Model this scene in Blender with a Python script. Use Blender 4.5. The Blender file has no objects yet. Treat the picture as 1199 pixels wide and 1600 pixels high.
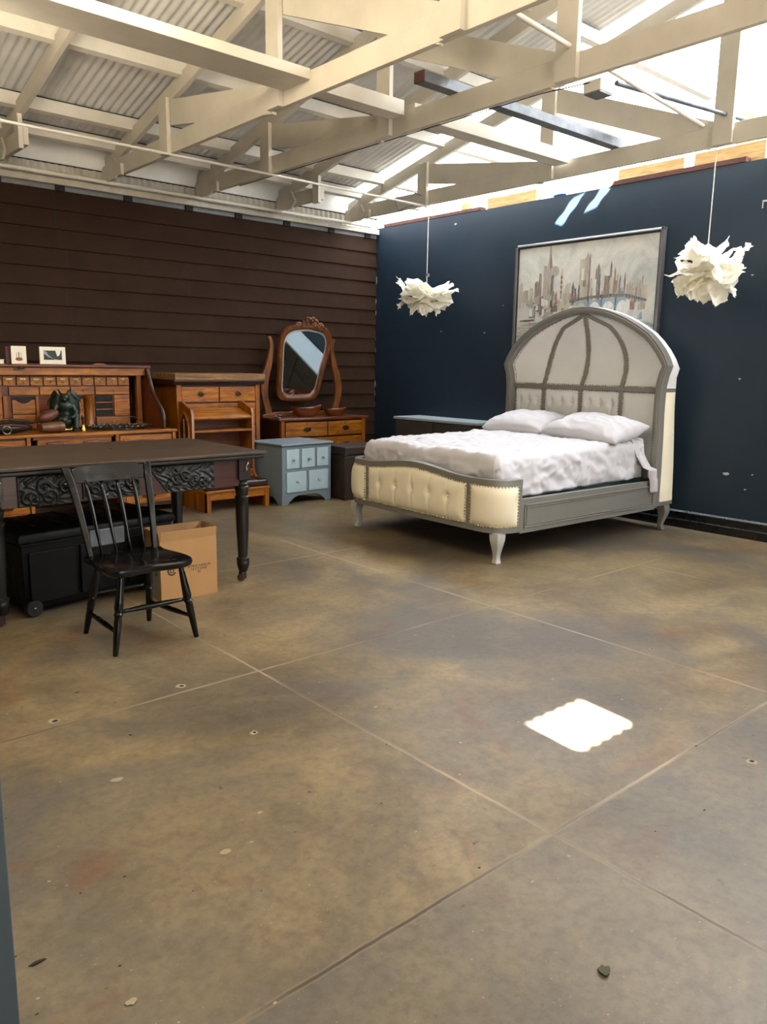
import bpy, bmesh, math, random
from mathutils import Vector, Matrix, noise, Euler
R = math.radians
sin, cos, pi = math.sin, math.cos, math.pi
SC = bpy.context.scene
COL = SC.collection
random.seed(7)

# ---------------------------------------------------------------- helpers
def s2l(h):
    h = h.lstrip('#'); o = []
    for i in (0, 2, 4):
        c = int(h[i:i+2], 16) / 255
        o.append(c / 12.92 if c <= .04045 else ((c + .055) / 1.055) ** 2.4)
    return (*o, 1)

class MB:
    def __init__(s): s.v = []; s.f = []; s.m = []; s.cur = 0
    def add(s, vs, fs):
        o = len(s.v); s.v += [tuple(p) for p in vs]
        for f in fs: s.f.append(tuple(i + o for i in f)); s.m.append(s.cur)
        return s
    def box(s, x0, x1, y0, y1, z0, z1):
        return s.add([(x0,y0,z0),(x1,y0,z0),(x1,y1,z0),(x0,y1,z0),(x0,y0,z1),(x1,y0,z1),(x1,y1,z1),(x0,y1,z1)],
                     [(3,2,1,0),(4,5,6,7),(0,1,5,4),(1,2,6,5),(2,3,7,6),(3,0,4,7)])
    def obox(s, c, size, rot=(0,0,0)):
        M = Euler(rot).to_matrix(); c = Vector(c); h = [k/2 for k in size]
        vs = [c + M @ Vector((a*h[0], b*h[1], d*h[2])) for d in (-1,1) for a,b in ((-1,-1),(1,-1),(1,1),(-1,1))]
        return s.add(vs, [(3,2,1,0),(4,5,6,7),(0,1,5,4),(1,2,6,5),(2,3,7,6),(3,0,4,7)])
    def beam(s, p, q, w, h, up=(0,0,1)):
        # rectangular bar from p to q; w sideways, h along up
        p, q = Vector(p), Vector(q); d = (q-p).normalized(); side = d.cross(Vector(up)).normalized(); u = side.cross(d).normalized()
        vs = [e + side*a*w/2 + u*b*h/2 for e in (p,q) for a,b in ((-1,-1),(1,-1),(1,1),(-1,1))]
        return s.add(vs, [(3,2,1,0),(4,5,6,7),(0,1,5,4),(1,2,6,5),(2,3,7,6),(3,0,4,7)])
    def prism(s, poly, axis, a0, a1):
        n = len(poly)
        def P(p, a): return (a,p[0],p[1]) if axis=='x' else ((p[0],a,p[1]) if axis=='y' else (p[0],p[1],a))
        vs = [P(p,a0) for p in poly] + [P(p,a1) for p in poly]
        return s.add(vs, [tuple(range(n-1,-1,-1)), tuple(range(n,2*n))] + [(i,(i+1)%n,n+(i+1)%n,n+i) for i in range(n)])
    def lathe(s, prof, c=(0,0,0), n=20, axis='z', sq=None):
        vs = []; k = len(prof)
        for r, z in prof:
            for i in range(n):
                a = 2*pi*i/n; x, y = r*cos(a), r*sin(a)
                if axis=='z': p = (x,y,z)
                elif axis=='y': p = (x,z,y)
                else: p = (z,x,y)
                vs.append((c[0]+p[0], c[1]+p[1], c[2]+p[2]))
        fs = [(j*n+i, j*n+(i+1)%n, (j+1)*n+(i+1)%n, (j+1)*n+i) for j in range(k-1) for i in range(n)]
        fs += [tuple(range(n-1,-1,-1)), tuple((k-1)*n+i for i in range(n))]
        return s.add(vs, fs)
    def tube(s, pts, r, n=8, closed=False):
        pts = [Vector(p) for p in pts]; k = len(pts); rr = r if isinstance(r,(list,tuple)) else [r]*k
        vs = []; prev = None
        for i, p in enumerate(pts):
            if closed: d = pts[(i+1)%k]-pts[i-1]
            else: d = pts[min(i+1,k-1)]-pts[max(i-1,0)]
            d.normalize()
            if prev is None:
                a = Vector((0,0,1)) if abs(d.z) < .9 else Vector((1,0,0)); u = d.cross(a).normalized()
            else:
                u = prev - d*prev.dot(d); u.normalize()
            w = d.cross(u); prev = u
            for j in range(n):
                t = 2*pi*j/n; vs.append(p + (u*cos(t)+w*sin(t))*rr[i])
        m = k if closed else k-1
        fs = [(i*n+j, i*n+(j+1)%n, ((i+1)%k)*n+(j+1)%n, ((i+1)%k)*n+j) for i in range(m) for j in range(n)]
        if not closed: fs += [tuple(range(n-1,-1,-1)), tuple((k-1)*n+j for j in range(n))]
        return s.add(vs, fs)
    def loft(s, rings, cap=True, closed=False):
        k = len(rings); n = len(rings[0]); vs = [p for r in rings for p in r]
        m = k if closed else k-1
        fs = [(i*n+j, i*n+(j+1)%n, ((i+1)%k)*n+(j+1)%n, ((i+1)%k)*n+j) for i in range(m) for j in range(n)]
        if cap and not closed: fs += [tuple(range(n-1,-1,-1)), tuple((k-1)*n+j for j in range(n))]
        return s.add(vs, fs)
    def grid(s, fn, nu, nv, cu=False):
        vs = [fn(i/nu, j/nv) for i in range(nu if cu else nu+1) for j in range(nv+1)]
        N = nu if cu else nu+1; fs = []
        for i in range(nu):
            for j in range(nv):
                a = i*(nv+1)+j; b = ((i+1)%N)*(nv+1)+j; fs.append((a,b,b+1,a+1))
        return s.add(vs, fs)
    def sph(s, c, r, n=12, m=8, rot=None):
        if not isinstance(r,(list,tuple)): r = (r,r,r)
        M = Euler(rot).to_matrix() if rot else None; vs = []
        for j in range(m+1):
            ph = pi*j/m
            for i in range(n):
                a = 2*pi*i/n; p = Vector((r[0]*sin(ph)*cos(a), r[1]*sin(ph)*sin(a), r[2]*cos(ph)))
                if M: p = M @ p
                vs.append(Vector(c)+p)
        fs = [(j*n+i, (j+1)*n+i, (j+1)*n+(i+1)%n, j*n+(i+1)%n) for j in range(m) for i in range(n)]
        return s.add(vs, fs)
    def build(s, name, mats, parent=None, smooth=None, bev=0, seg=2, solid=0, sub=0, loc=None, rot=None, weld=True):
        me = bpy.data.meshes.new(name); me.from_pydata(s.v, [], s.f)
        mats = mats if isinstance(mats,(list,tuple)) else [mats]
        for m in mats: me.materials.append(m)
        me.polygons.foreach_set('material_index', s.m)
        bm = bmesh.new(); bm.from_mesh(me)
        if weld: bmesh.ops.remove_doubles(bm, verts=bm.verts, dist=1e-5)
        bmesh.ops.recalc_face_normals(bm, faces=bm.faces)
        bm.to_mesh(me); bm.free()
        if smooth is not None:
            me.polygons.foreach_set('use_smooth', [True]*len(me.polygons))
            if smooth < 180: me.set_sharp_from_angle(angle=R(smooth))
        o = bpy.data.objects.new(name, me); COL.objects.link(o)
        if parent: o.parent = parent
        if loc: o.location = loc
        if rot: o.rotation_euler = rot
        if solid:
            md = o.modifiers.new('solid','SOLIDIFY'); md.thickness = solid; md.offset = 0
        if bev:
            md = o.modifiers.new('bev','BEVEL'); md.width = bev; md.segments = seg; md.limit_method = 'ANGLE'; md.angle_limit = R(35)
            if smooth is None: me.polygons.foreach_set('use_smooth', [True]*len(me.polygons)); md.harden_normals = True
        if sub:
            md = o.modifiers.new('sub','SUBSURF'); md.levels = sub; md.render_levels = sub
        return o

def thing(name, label, cat, loc=(0,0,0), rz=0, group=None):
    o = bpy.data.objects.new(name, None); COL.objects.link(o); o.empty_display_size = .1
    o.location = loc; o.rotation_euler = (0,0,R(rz)); o['label'] = label; o['category'] = cat
    if group: o['group'] = group
    return o
def tag(o, label, cat, group=None):
    o['label'] = label; o['category'] = cat
    if group: o['group'] = group
    return o
def struct(o, label=None):
    o['kind'] = 'structure'
    if label: o['label'] = label
    return o
def kids(o): return [c for c in bpy.data.objects if c.parent == o]
def copy_tree(o, parent=None):
    c = o.copy(); COL.objects.link(c); c.parent = parent
    for k in kids(o): copy_tree(k, c)
    return c

# ---------------------------------------------------------------- materials
def nmat(name):
    m = bpy.data.materials.new(name); m.use_nodes = True
    nt = m.node_tree; b = nt.nodes['Principled BSDF']
    return m, nt, b
def N(nt, t, **kw):
    n = nt.nodes.new(t)
    for k, v in kw.items():
        if k in n.inputs.keys(): n.inputs[k].default_value = v
        else: setattr(n, k, v)
    return n
def coords(nt, scale=(1,1,1), kind='Object', rot=(0,0,0)):
    tc = N(nt,'ShaderNodeTexCoord'); mp = N(nt,'ShaderNodeMapping'); mp.inputs['Scale'].default_value = scale; mp.inputs['Rotation'].default_value = rot
    nt.links.new(tc.outputs[kind], mp.inputs['Vector']); return mp.outputs['Vector']
def nz(nt, vec, scale=5, detail=4, rough=.55, dist=0):
    n = N(nt,'ShaderNodeTexNoise'); n.inputs['Scale'].default_value = scale; n.inputs['Detail'].default_value = detail
    n.inputs['Roughness'].default_value = rough; n.inputs['Distortion'].default_value = dist
    nt.links.new(vec, n.inputs['Vector']); return n.outputs['Fac']
def ramp(nt, fac, stops, interp='LINEAR'):
    n = N(nt,'ShaderNodeValToRGB'); r = n.color_ramp; r.interpolation = interp
    while len(r.elements) < len(stops): r.elements.new(.5)
    for e, (p, c) in zip(r.elements, stops):
        e.position = p; e.color = c if len(c) == 4 else (*c,1)
    nt.links.new(fac, n.inputs['Fac']); return n.outputs['Color']
def mixc(nt, fac, a, b, mode='MIX'):
    n = N(nt,'ShaderNodeMix', data_type='RGBA', blend_type=mode)
    if isinstance(fac,(int,float)): n.inputs[0].default_value = fac
    else: nt.links.new(fac, n.inputs[0])
    for k, v in ((6,a),(7,b)):
        if isinstance(v, tuple): n.inputs[k].default_value = v
        else: nt.links.new(v, n.inputs[k])
    return n.outputs[2]
def bump(nt, b, h, strength=.2, dist=.01):
    n = N(nt,'ShaderNodeBump'); n.inputs['Strength'].default_value = strength; n.inputs['Distance'].default_value = dist
    nt.links.new(h, n.inputs['Height']); nt.links.new(n.outputs['Normal'], b.inputs['Normal'])
def g(v): return (v,v,v,1)

def paint(name, hexc, rough=.5, metal=0, var=.12, scale=6, bmp=.05, bscale=60, coat=0, spec=None, dark=None):
    m, nt, b = nmat(name); v = coords(nt)
    c = s2l(hexc); c2 = s2l(dark) if dark else tuple([k*(1-var*2) for k in c[:3]]+[1])
    f = nz(nt, v, scale, 6, .6)
    col = ramp(nt, f, [(.3,c2),(.65,c)])
    nt.links.new(col, b.inputs['Base Color'])
    rr = ramp(nt, nz(nt, v, scale*3, 4), [(.3,g(max(0,rough-.08))),(.7,g(min(1,rough+.1)))])
    nt.links.new(rr, b.inputs['Roughness'])
    b.inputs['Metallic'].default_value = metal
    if coat: b.inputs['Coat Weight'].default_value = coat; b.inputs['Coat Roughness'].default_value = .12
    if spec is not None: b.inputs['Specular IOR Level'].default_value = spec
    if bmp: bump(nt, b, nz(nt, v, bscale, 3), bmp, .004)
    return m
def wood(name, c1, c2, c3, axis='x', rough=.42, scale=1.0, coat=.15, wob=1.2):
    m, nt, b = nmat(name)
    sc = {'x':(1.2,14,14),'y':(14,1.2,14),'z':(14,14,1.2)}[axis]
    v = coords(nt, tuple(k*scale for k in sc))
    f = nz(nt, v, 1.6, 8, .62, wob)
    f2 = nz(nt, coords(nt, tuple(k*scale*4 for k in sc)), 2.5, 4, .6)
    f3 = nz(nt, coords(nt), 2.2, 3)
    col = ramp(nt, f, [(.28,s2l(c1)),(.5,s2l(c2)),(.72,s2l(c3))])
    col = mixc(nt, ramp(nt, f2, [(.35,g(.55)),(.6,g(0))]), col, s2l(c1))
    col = mixc(nt, ramp(nt, f3, [(.3,g(.45)),(.6,g(0))]), col, s2l(c1))
    nt.links.new(col, b.inputs['Base Color'])
    b.inputs['Roughness'].default_value = rough
    b.inputs['Coat Weight'].default_value = coat; b.inputs['Coat Roughness'].default_value = .25
    bump(nt, b, f2, .08, .003)
    return m

M = {}
M['white_timber'] = paint('white_timber','CBC3B3',.6,var=.07,scale=3,bmp=.12,bscale=30)
M['purlin'] = paint('purlin_white','CFC9BC',.65,var=.08,scale=4,bmp=.1,bscale=40)
M['tin'] = paint('roof_tin','DEDCD6',.42,var=.10,scale=2.5,bmp=.03)
M['slot_tin'] = paint('wall_slot_tin','6E7174',.6,var=.12,scale=9)
M['closure'] = paint('wall_top_closure','B9B2A2',.6,var=.14,scale=8)
M['conduit'] = paint('conduit_white','D9D4C8',.4,var=.05)
M['siding'] = paint('siding_brown','32231B',.75,var=.10,scale=3,bmp=.12,bscale=18,spec=.08)
M['joint_dark'] = paint('joint_dark','0C0908',.8,var=.02)
M['navy'] = paint('navy_wall','212F3D',.45,var=.07,scale=1.6,bmp=.05,bscale=22,spec=.3)
M['plaster_chip'] = paint('plaster_chip','B9BDBE',.8)
M['blackgloss'] = paint('black_gloss','050505',.2,var=.1,bmp=.04,bscale=25,coat=.1,spec=.4)
M['blackskirt'] = paint('black_skirting','0D0E10',.3,var=.05)
M['blackplastic'] = paint('black_plastic','030303',.55,var=.06,bmp=.06,bscale=200,spec=.2)
M['rubber'] = paint('black_rubber','0D0D0D',.7)
M['bedgrey'] = paint('bed_grey_paint','7C7A75',.36,metal=.2,var=.03,bmp=.03)
M['bedsilver'] = paint('bed_silver_paint','B9B9B7',.36,metal=.25,var=.02,bmp=.03)
M['cream'] = paint('cream_upholstery','E6DCC2',.5,var=.04,scale=4,bmp=.05,bscale=120)
M['linen'] = paint('linen_upholstery','CFCFCE',.75,var=.04,scale=3,bmp=.08,bscale=250)
M['nail'] = paint('nail_brass','C9C0A2',.25,metal=.8,var=.03,bmp=0)
M['sheet'] = paint('white_cotton','BEBCC1',.8,var=.015,scale=3,bmp=.06,bscale=160)
M['mattress'] = paint('mattress_ticking','D8D3C8',.8,var=.05,scale=30,bmp=.1,bscale=80)
M['teal'] = paint('box_spring_teal','2C4A4D',.8)
M['oak'] = wood('golden_oak','502604','A05C06','CC8814','x',.42)
M['oak_z'] = wood('golden_oak_upright','502604','955306','C07C14','z',.42)
M['oak_y'] = wood('golden_oak_deep','3A1B06','7A430A','A06414','y',.4)
M['oak_dark'] = wood('dark_oak','1E0E08','3A1D10','52301B','x',.35)
M['oak_worn'] = wood('worn_oak_slab','54371A','8A6536','A5804C','x',.6,coat=0)
M['oak_red'] = wood('red_oak','341505','6C300B','8E4A14','x',.38)
M['mirror_oak'] = wood('mirror_oak','3A1C07','74400F','965C1B','z',.38)
M['slot_shade'] = paint('cubby_shade','120A06',.8)  # near-black colour painting the shade inside the desk cubbies
M['table_top'] = wood('worn_dark_table','20160E','3C2B1B','523D28','x',.5,scale=.6,coat=.05)
M['table_red'] = wood('mahogany','210D09','431C13','57281B','x',.35)
M['table_black'] = paint('table_black','0C0908',.4,var=.25,scale=12,bmp=.15,bscale=40)
M['carved'] = paint('carved_black','0E0D0C',.45,var=.2,scale=30)
M['caster'] = paint('rusty_caster','4A332B',.5,metal=.5,var=.25,scale=30)
M['bluegrey'] = paint('blue_grey_paint','6F7C86',.5,var=.05,scale=3)
M['paleblue'] = paint('pale_blue_paint','9FB4BC',.5,var=.04,scale=3)
M['card'] = paint('cardboard','AD8355',.85,var=.05,scale=3,bmp=.04,bscale=90)
M['card_in'] = paint('cardboard_inside','A07A52',.9)
M['chip_pale'] = paint('pale_concrete','9C8D72',.8)
M['leaf'] = paint('dry_leaf','3B3A1E',.7)
M['nearwall'] = paint('near_wall_grey','36424A',.55,var=.04)
M['ink'] = paint('box_ink','2A1D18',.8)
M['label_grey'] = paint('box_label','8E8E84',.7)
M['leather'] = paint('brown_leather','5A2E1E',.42,var=.15,scale=9,bmp=.15,bscale=90)
M['tan_leather'] = paint('tan_leather','6B4A2E',.45,var=.2,scale=14,bmp=.15,bscale=90)
M['dark_leather'] = paint('dark_leather','1D1813',.4,var=.2,scale=10,bmp=.15,bscale=90)
M['kneel_leather'] = paint('kneeler_leather','33201C',.32,var=.12,scale=8,bmp=.1,bscale=120)
M['trunk'] = paint('trunk_leather','2A190F',.6,var=.2,scale=9,bmp=.2,bscale=50)
M['bronze'] = paint('green_bronze','2B3A33',.35,metal=.45,var=.35,scale=22,bmp=.25,bscale=60)
M['brass'] = paint('brass','C29A4C',.25,metal=1,var=.08,bmp=0)
M['darkbrass'] = paint('dark_brass','4A3B26',.4,metal=.9,var=.15)
M['silver'] = paint('tarnished_silver','8D8D8A',.22,metal=1,var=.2,scale=20,bmp=0)
M['pewter'] = paint('dark_pewter','7A7A78',.28,metal=.9,var=.3,scale=30,bmp=.2,bscale=120)
M['ivory'] = paint('ivory_paper','E6DFCC',.7,var=.03)
M['photo_dark'] = paint('photo_dark','1A1B1E',.5)
M['photo_grey'] = paint('photo_grey','8F949A',.5)
M['photo_brown'] = paint('photo_brown','7A4630',.6)
M['red_cloth'] = paint('dark_red_cover','4A1216',.6)
M['greydresser'] = paint('dresser_charcoal','3B3C3C',.4,var=.07)
M['dressertop'] = paint('dresser_top_gloss','A6B5BF',.28,var=.04,coat=.3,bmp=0)
M['steel'] = paint('grey_steel_beam','6A6D72',.45,metal=.2,var=.25,scale=7)
M['rust'] = paint('rusty_timber','52291E',.7,var=.2)
M['pine'] = wood('raw_pine','8A6A3C','B99660','CDB07A','y',.7,coat=0)
M['blue_tape'] = paint('blue_plastic','2F6AA8',.5)
M['frame_dark'] = paint('frame_dark','2B2A2B',.4,var=.05)
M['frame_pewter'] = paint('frame_pewter','77767A',.35,metal=.4,var=.08)

def plain(name, hexc, rough):
    m, nt, b = nmat(name); b.inputs['Base Color'].default_value = s2l(hexc); b.inputs['Roughness'].default_value = rough; return m
M['dressertop'] = plain('dresser_top_satin','A6B5BF',.3)
def mirror_mat():
    m, nt, b = nmat('mirror_glass'); b.inputs['Metallic'].default_value = 1; b.inputs['Roughness'].default_value = .015
    b.inputs['Base Color'].default_value = (.82,.85,.85,1); return m
M['mirror'] = mirror_mat()
def bevel_mat():
    m, nt, b = nmat('mirror_bevel'); b.inputs['Metallic'].default_value = 1; b.inputs['Roughness'].default_value = .12
    b.inputs['Base Color'].default_value = (.95,.97,1,1); b.inputs['Metallic'].default_value = .8; b.inputs['Roughness'].default_value = .2; return m
M['mirror_bevel'] = bevel_mat()
def glass_mat():
    m, nt, b = nmat('clear_knob'); b.inputs['Transmission Weight'].default_value = .85; b.inputs['Roughness'].default_value = .05
    b.inputs['Base Color'].default_value = (.9,.95,.95,1); return m
M['glass'] = glass_mat()
def paper_mat():
    m, nt, b = nmat('crumpled_paper'); v = coords(nt)
    b.inputs['Base Color'].default_value = s2l('EDE8DA'); b.inputs['Roughness'].default_value = .7
    t = N(nt,'ShaderNodeBsdfTranslucent'); t.inputs['Color'].default_value = (.95,.92,.82,1)
    mx = N(nt,'ShaderNodeMixShader'); mx.inputs[0].default_value = .4
    out = nt.nodes['Material Output']
    nt.links.new(b.outputs[0], mx.inputs[1]); nt.links.new(t.outputs[0], mx.inputs[2]); nt.links.new(mx.outputs[0], out.inputs['Surface'])
    bump(nt, b, nz(nt, v, 25, 5, .6, 1.5), .35, .01); return m
M['paper'] = paper_mat()
def skylight_mat():
    # daylit translucent roof sheet: a lit window
    m, nt, b = nmat('skylight_sheet'); e = N(nt,'ShaderNodeEmission'); e.inputs['Color'].default_value = (.86,.93,1,1); e.inputs['Strength'].default_value = SKY_SHEET
    t = N(nt,'ShaderNodeBsdfTranslucent'); t.inputs['Color'].default_value = (.12,.125,.13,1)
    ad = N(nt,'ShaderNodeAddShader'); nt.links.new(e.outputs[0], ad.inputs[0]); nt.links.new(t.outputs[0], ad.inputs[1])
    nt.links.new(ad.outputs[0], nt.nodes['Material Output'].inputs['Surface']); return m

def concrete():
    m, nt, b = nmat('stained_concrete'); v = coords(nt); L = nt.links
    big = nz(nt, v, .55, 5, .6, .6); med = nz(nt, v, 1.3, 7, .62, .5); fine = nz(nt, v, 26, 6, .7); spk = nz(nt, v, 75, 3, .6)
    col = ramp(nt, med, [(.28,s2l('534633')),(.45,s2l('726247')),(.58,s2l('817052')),(.76,s2l('938161'))])
    gv = coords(nt); grey = nz(nt, coords(nt, (1,1,1), rot=(0,0,.4)), .8, 6, .6, .8)
    gran = nz(nt, v, 9, 8, .7, .5); col = mixc(nt, ramp(nt, gran, [(.34,g(.32)),(.5,g(0))]), col, s2l('4C4030')); col = mixc(nt, ramp(nt, gran, [(.52,g(0)),(.7,g(.28))]), col, s2l('958464'))
    col = mixc(nt, ramp(nt, grey, [(.42,g(0)),(.62,g(.85))]), col, s2l('4F4A46'))
    rust = nz(nt, coords(nt, (1,1,1), rot=(0,0,1.3)), 1.3, 7, .68, 1)
    col = mixc(nt, ramp(nt, rust, [(.56,g(0)),(.68,g(.6))]), col, s2l('6B4428'))
    # slabs on the near side of the first joint are tinted greyer
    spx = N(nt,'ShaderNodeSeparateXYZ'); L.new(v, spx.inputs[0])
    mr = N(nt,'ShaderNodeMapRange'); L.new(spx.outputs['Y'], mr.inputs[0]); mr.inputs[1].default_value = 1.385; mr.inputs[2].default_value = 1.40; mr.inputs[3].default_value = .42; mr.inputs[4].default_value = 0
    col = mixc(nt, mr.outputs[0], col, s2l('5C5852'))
    col = mixc(nt, ramp(nt, fine, [(.36,g(.3)),(.56,g(0))]), col, s2l('3A3128'))
    col = mixc(nt, ramp(nt, spk, [(.67,g(0)),(.73,g(.5))]), col, s2l('A8987A'))
    pits = nz(nt, v, 17, 2, .5); col = mixc(nt, ramp(nt, pits, [(.22,g(.7)),(.28,g(0))]), col, s2l('332B24'))
    # saw-cut joints on the slab grid
    sep = N(nt,'ShaderNodeSeparateXYZ'); L.new(v, sep.inputs[0])
    wob = nz(nt, v, 6, 4)
    def line(out, off, per):
        a = N(nt,'ShaderNodeMath', operation='SUBTRACT'); L.new(sep.outputs[out], a.inputs[0]); a.inputs[1].default_value = off - per*20 - per/2
        w = N(nt,'ShaderNodeMath', operation='MULTIPLY_ADD'); L.new(wob, w.inputs[0]); w.inputs[1].default_value = .012; L.new(a.outputs[0], w.inputs[2])
        md = N(nt,'ShaderNodeMath', operation='MODULO'); L.new(w.outputs[0], md.inputs[0]); md.inputs[1].default_value = per
        d = N(nt,'ShaderNodeMath', operation='SUBTRACT'); L.new(md.outputs[0], d.inputs[0]); d.inputs[1].default_value = per/2
        ab = N(nt,'ShaderNodeMath', operation='ABSOLUTE'); L.new(d.outputs[0], ab.inputs[0]); return ab.outputs[0]
    mn = N(nt,'ShaderNodeMath', operation='MINIMUM'); L.new(line('X',1.976,1.735), mn.inputs[0]); L.new(line('Y',1.393,1.79), mn.inputs[1])
    jn = ramp(nt, mn.outputs[0], [(.0,g(1)),(.0035,g(1)),(.006,g(0))])
    edge = ramp(nt, mn.outputs[0], [(.0,g(0)),(.006,g(.4)),(.012,g(0))])
    col = mixc(nt, edge, col, s2l('94846A')); 
    jc = mixc(nt, ramp(nt, nz(nt, v, .9, 2), [(.4,g(0)),(.6,g(1))]), s2l('40352A'), s2l('94836A'))
    col = mixc(nt, jn, col, jc)
    L.new(col, b.inputs['Base Color'])
    rg = ramp(nt, big, [(.3,g(.36)),(.7,g(.5))]); L.new(rg, b.inputs['Roughness']); b.inputs['Specular IOR Level'].default_value = .32
    h = N(nt,'ShaderNodeMath', operation='MULTIPLY_ADD'); L.new(jn, h.inputs[0]); h.inputs[1].default_value = -1.2; L.new(fine, h.inputs[2])
    bump(nt, b, h.outputs[0], .16, .004); return m
WORLD, SUN_E, LAMP1, LAMP2, LAMP3, DOOR_FILL, FILL4, EXPO = 1.0, 260.0, 50, 75, 55, 55, 40, 0.62
# ---------------------------------------------------------------- camera (solved from the vanishing points)
SKY_SHEET = 7.5
f_px, pitch, roll, yaw = 1226.56560, .184302631, .0155724933, .718694865
F = Vector((sin(yaw)*cos(pitch), cos(yaw)*cos(pitch), -sin(pitch)))
r0 = Vector((cos(yaw), -sin(yaw), 0)); u0 = r0.cross(F)
Rv = cos(roll)*r0 + sin(roll)*u0; Uv = -sin(roll)*r0 + cos(roll)*u0
cd = bpy.data.cameras.new('camera'); cam = bpy.data.objects.new('camera', cd); COL.objects.link(cam)
cam.matrix_world = Matrix(((Rv.x,Uv.x,-F.x,0),(Rv.y,Uv.y,-F.y,0),(Rv.z,Uv.z,-F.z,1.5),(0,0,0,1)))
cd.sensor_fit = 'VERTICAL'; cd.sensor_height = 36; cd.lens = f_px/1600*36; cd.clip_start = .05
SC.camera = cam

XW, YW = 7.11, 8.365          # navy wall plane, brown wall plane
SUN = Vector((.35,.62,-.66)).normalized()
YR = 1.6                       # ridge
def zraf(y): return 3.44 + .235*(8.1 - (y if y >= YR else 2*YR - y))     # rafter underside
def zroof(y): return zraf(y) + .235

# ---------------------------------------------------------------- shell
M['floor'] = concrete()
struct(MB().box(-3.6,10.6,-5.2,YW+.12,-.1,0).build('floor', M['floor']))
# brown lap siding
b = MB(); top = 3.16; n = 0
x0, x1 = -3.5, XW
z = top; prof = []
while z > 0:
    zb = max(0, z-.1855); prof += [(YW, z), (YW-.024, zb)]; z = zb
prof += [(YW+.1, 0), (YW+.1, top)]
b.prism(prof, 'x', x0, x1)
b.cur = 1
def joint(x, k0, k1):          # butt joints of the boards
    for k in range(k0, k1):
        zt = top - .1855*k; zb = zt - .1855
        b.add([(x,YW-.002,zt),(x+.014,YW-.002,zt),(x+.014,YW-.0260,zb),(x,YW-.0260,zb)], [(0,1,2,3)])
for x, k0, k1 in ((2.90,0,2),(2.935,2,3),(2.99,3,4),(2.97,5,6),(3.01,6,8),(4.34,4,5),(5.67,5,6),(4.36,8,9)): joint(x,k0,k1)
struct(b.build('wall_left', [M['siding'],M['joint_dark']]))
# dark slot band, closure strip and ledge above the siding
b = MB().box(x0,XW,YW-.01,YW+.1,3.16,3.25)
struct(b.build('wall_left_slot', M['slot_tin']))
b = MB()
for x in (1.7,2.33,2.92,3.62,4.32,4.95,5.62,6.3,6.9): b.box(x,x+.09,YW-.035,YW-.005,3.15,3.215)
struct(b.build('trim_1', M['joint_dark']))
b = MB().box(x0,XW,YW-.07,YW-.008,3.205,3.265)
struct(b.build('trim_2', M['closure'], bev=.004))
b = MB()
nn = 900
vs = []; fs = []
for i in range(nn+1):
    x = x0+(XW-x0)*i/nn; y = YW-.012+.008*sin(2*pi*x/.076); vs += [(x,y,3.25),(x,y,3.40)]
for i in range(nn): fs.append((2*i,2*i+2,2*i+3,2*i+1))
b.add(vs,fs)
struct(b.build('wall_left_upper', M['closure'], smooth=60))
struct(MB().box(x0,XW,YW-.02,YW+.1,3.412,3.80).build('wall_left_board', M['tin'], bev=.003))
struct(MB().box(x0,XW,YW-.012,YW+.1,3.40,3.412).build('trim_3', M['joint_dark']))
# navy partition with chips
b = MB().box(XW,XW+.1,-4.9,YW,0,3.285)
struct(b.build('wall_right', M['navy']))
def chip(y, z, s, name='paint_chip'):
    rng = random.Random(int(y*1000+z*77)); bb = MB(); k = 9
    pts = [(XW-.002, y+s*(.5+.5*rng.random())*cos(2*pi*i/k)*1.4, z+s*(.3+.5*rng.random())*sin(2*pi*i/k)) for i in range(k)]
    bb.add(pts+[(XW-.004,y,z)], [(i,(i+1)%k,k) for i in range(k)])
    return bb
b = MB()
for y, z, s in ((3.336,.57,.026),(3.096,.585,.01),(3.146,.445,.012),(3.291,1.432,.012),(7.087,1.928,.012),(6.375,1.898,.012),(3.6,2.1,.012),(3.27,2.33,.014),(3.45,2.47,.01),(6.9,3.18,.02),(6.1,2.2,.008)):
    c = chip(y,z,s); b.add(c.v, c.f)
for z, s in ((2.62,.03),(2.2,.02),(2.35,.02),(1.7,.02),(1.25,.028),(1.12,.02),(.98,.014),(1.86,.016)):
    b.add([(XW-.003,YW-.012,z-s*2),(XW-.003,YW-.012-s,z-s*.4),(XW-.003,YW-.012-s*.5,z+s*2),(XW-.003,YW-.01,z+s*1.3)],[(0,1,2,3)])
b.box(XW-.004,XW-.001,3.19,3.245,2.93,2.945); b.box(XW-.004,XW-.001,3.235,3.245,2.88,2.94)
struct(b.build('wall_right_chips', M['plaster_chip']))
prof = [(XW,0),(XW-.03,0),(XW-.03,.075),(XW-.022,.085),(XW-.022,.15),(XW-.008,.165),(XW,.17)]
struct(MB().prism([(p[0],p[1]) for p in prof],'y',-4.8,YW-.02).build('baseboard_right', M['blackskirt'], bev=.002))
# near wall end at the left edge of the view
struct(MB().box(-3.5,.305,1.27,1.33,0,3.2).build('wall_front', M['nearwall'], bev=.004))
# far enclosure behind the camera: rear wall with an open goods door, end wall
b = MB(); b.box(-3.6,.1,-5.2,-5.1,0,3.7); b.box(4.3,XW,-5.2,-5.1,0,3.7); b.box(.1,4.3,-5.2,-5.1,2.9,3.7)
struct(b.build('wall_rear', M['closure']))
b = MB(); b.prism([(-5.2,0),(YW+.1,0),(YW+.1,3.75),(YR,5.1),(-5.2,3.75)],'x',-3.6,-3.5)
struct(b.build('wall_far_left', M['closure']))

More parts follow.
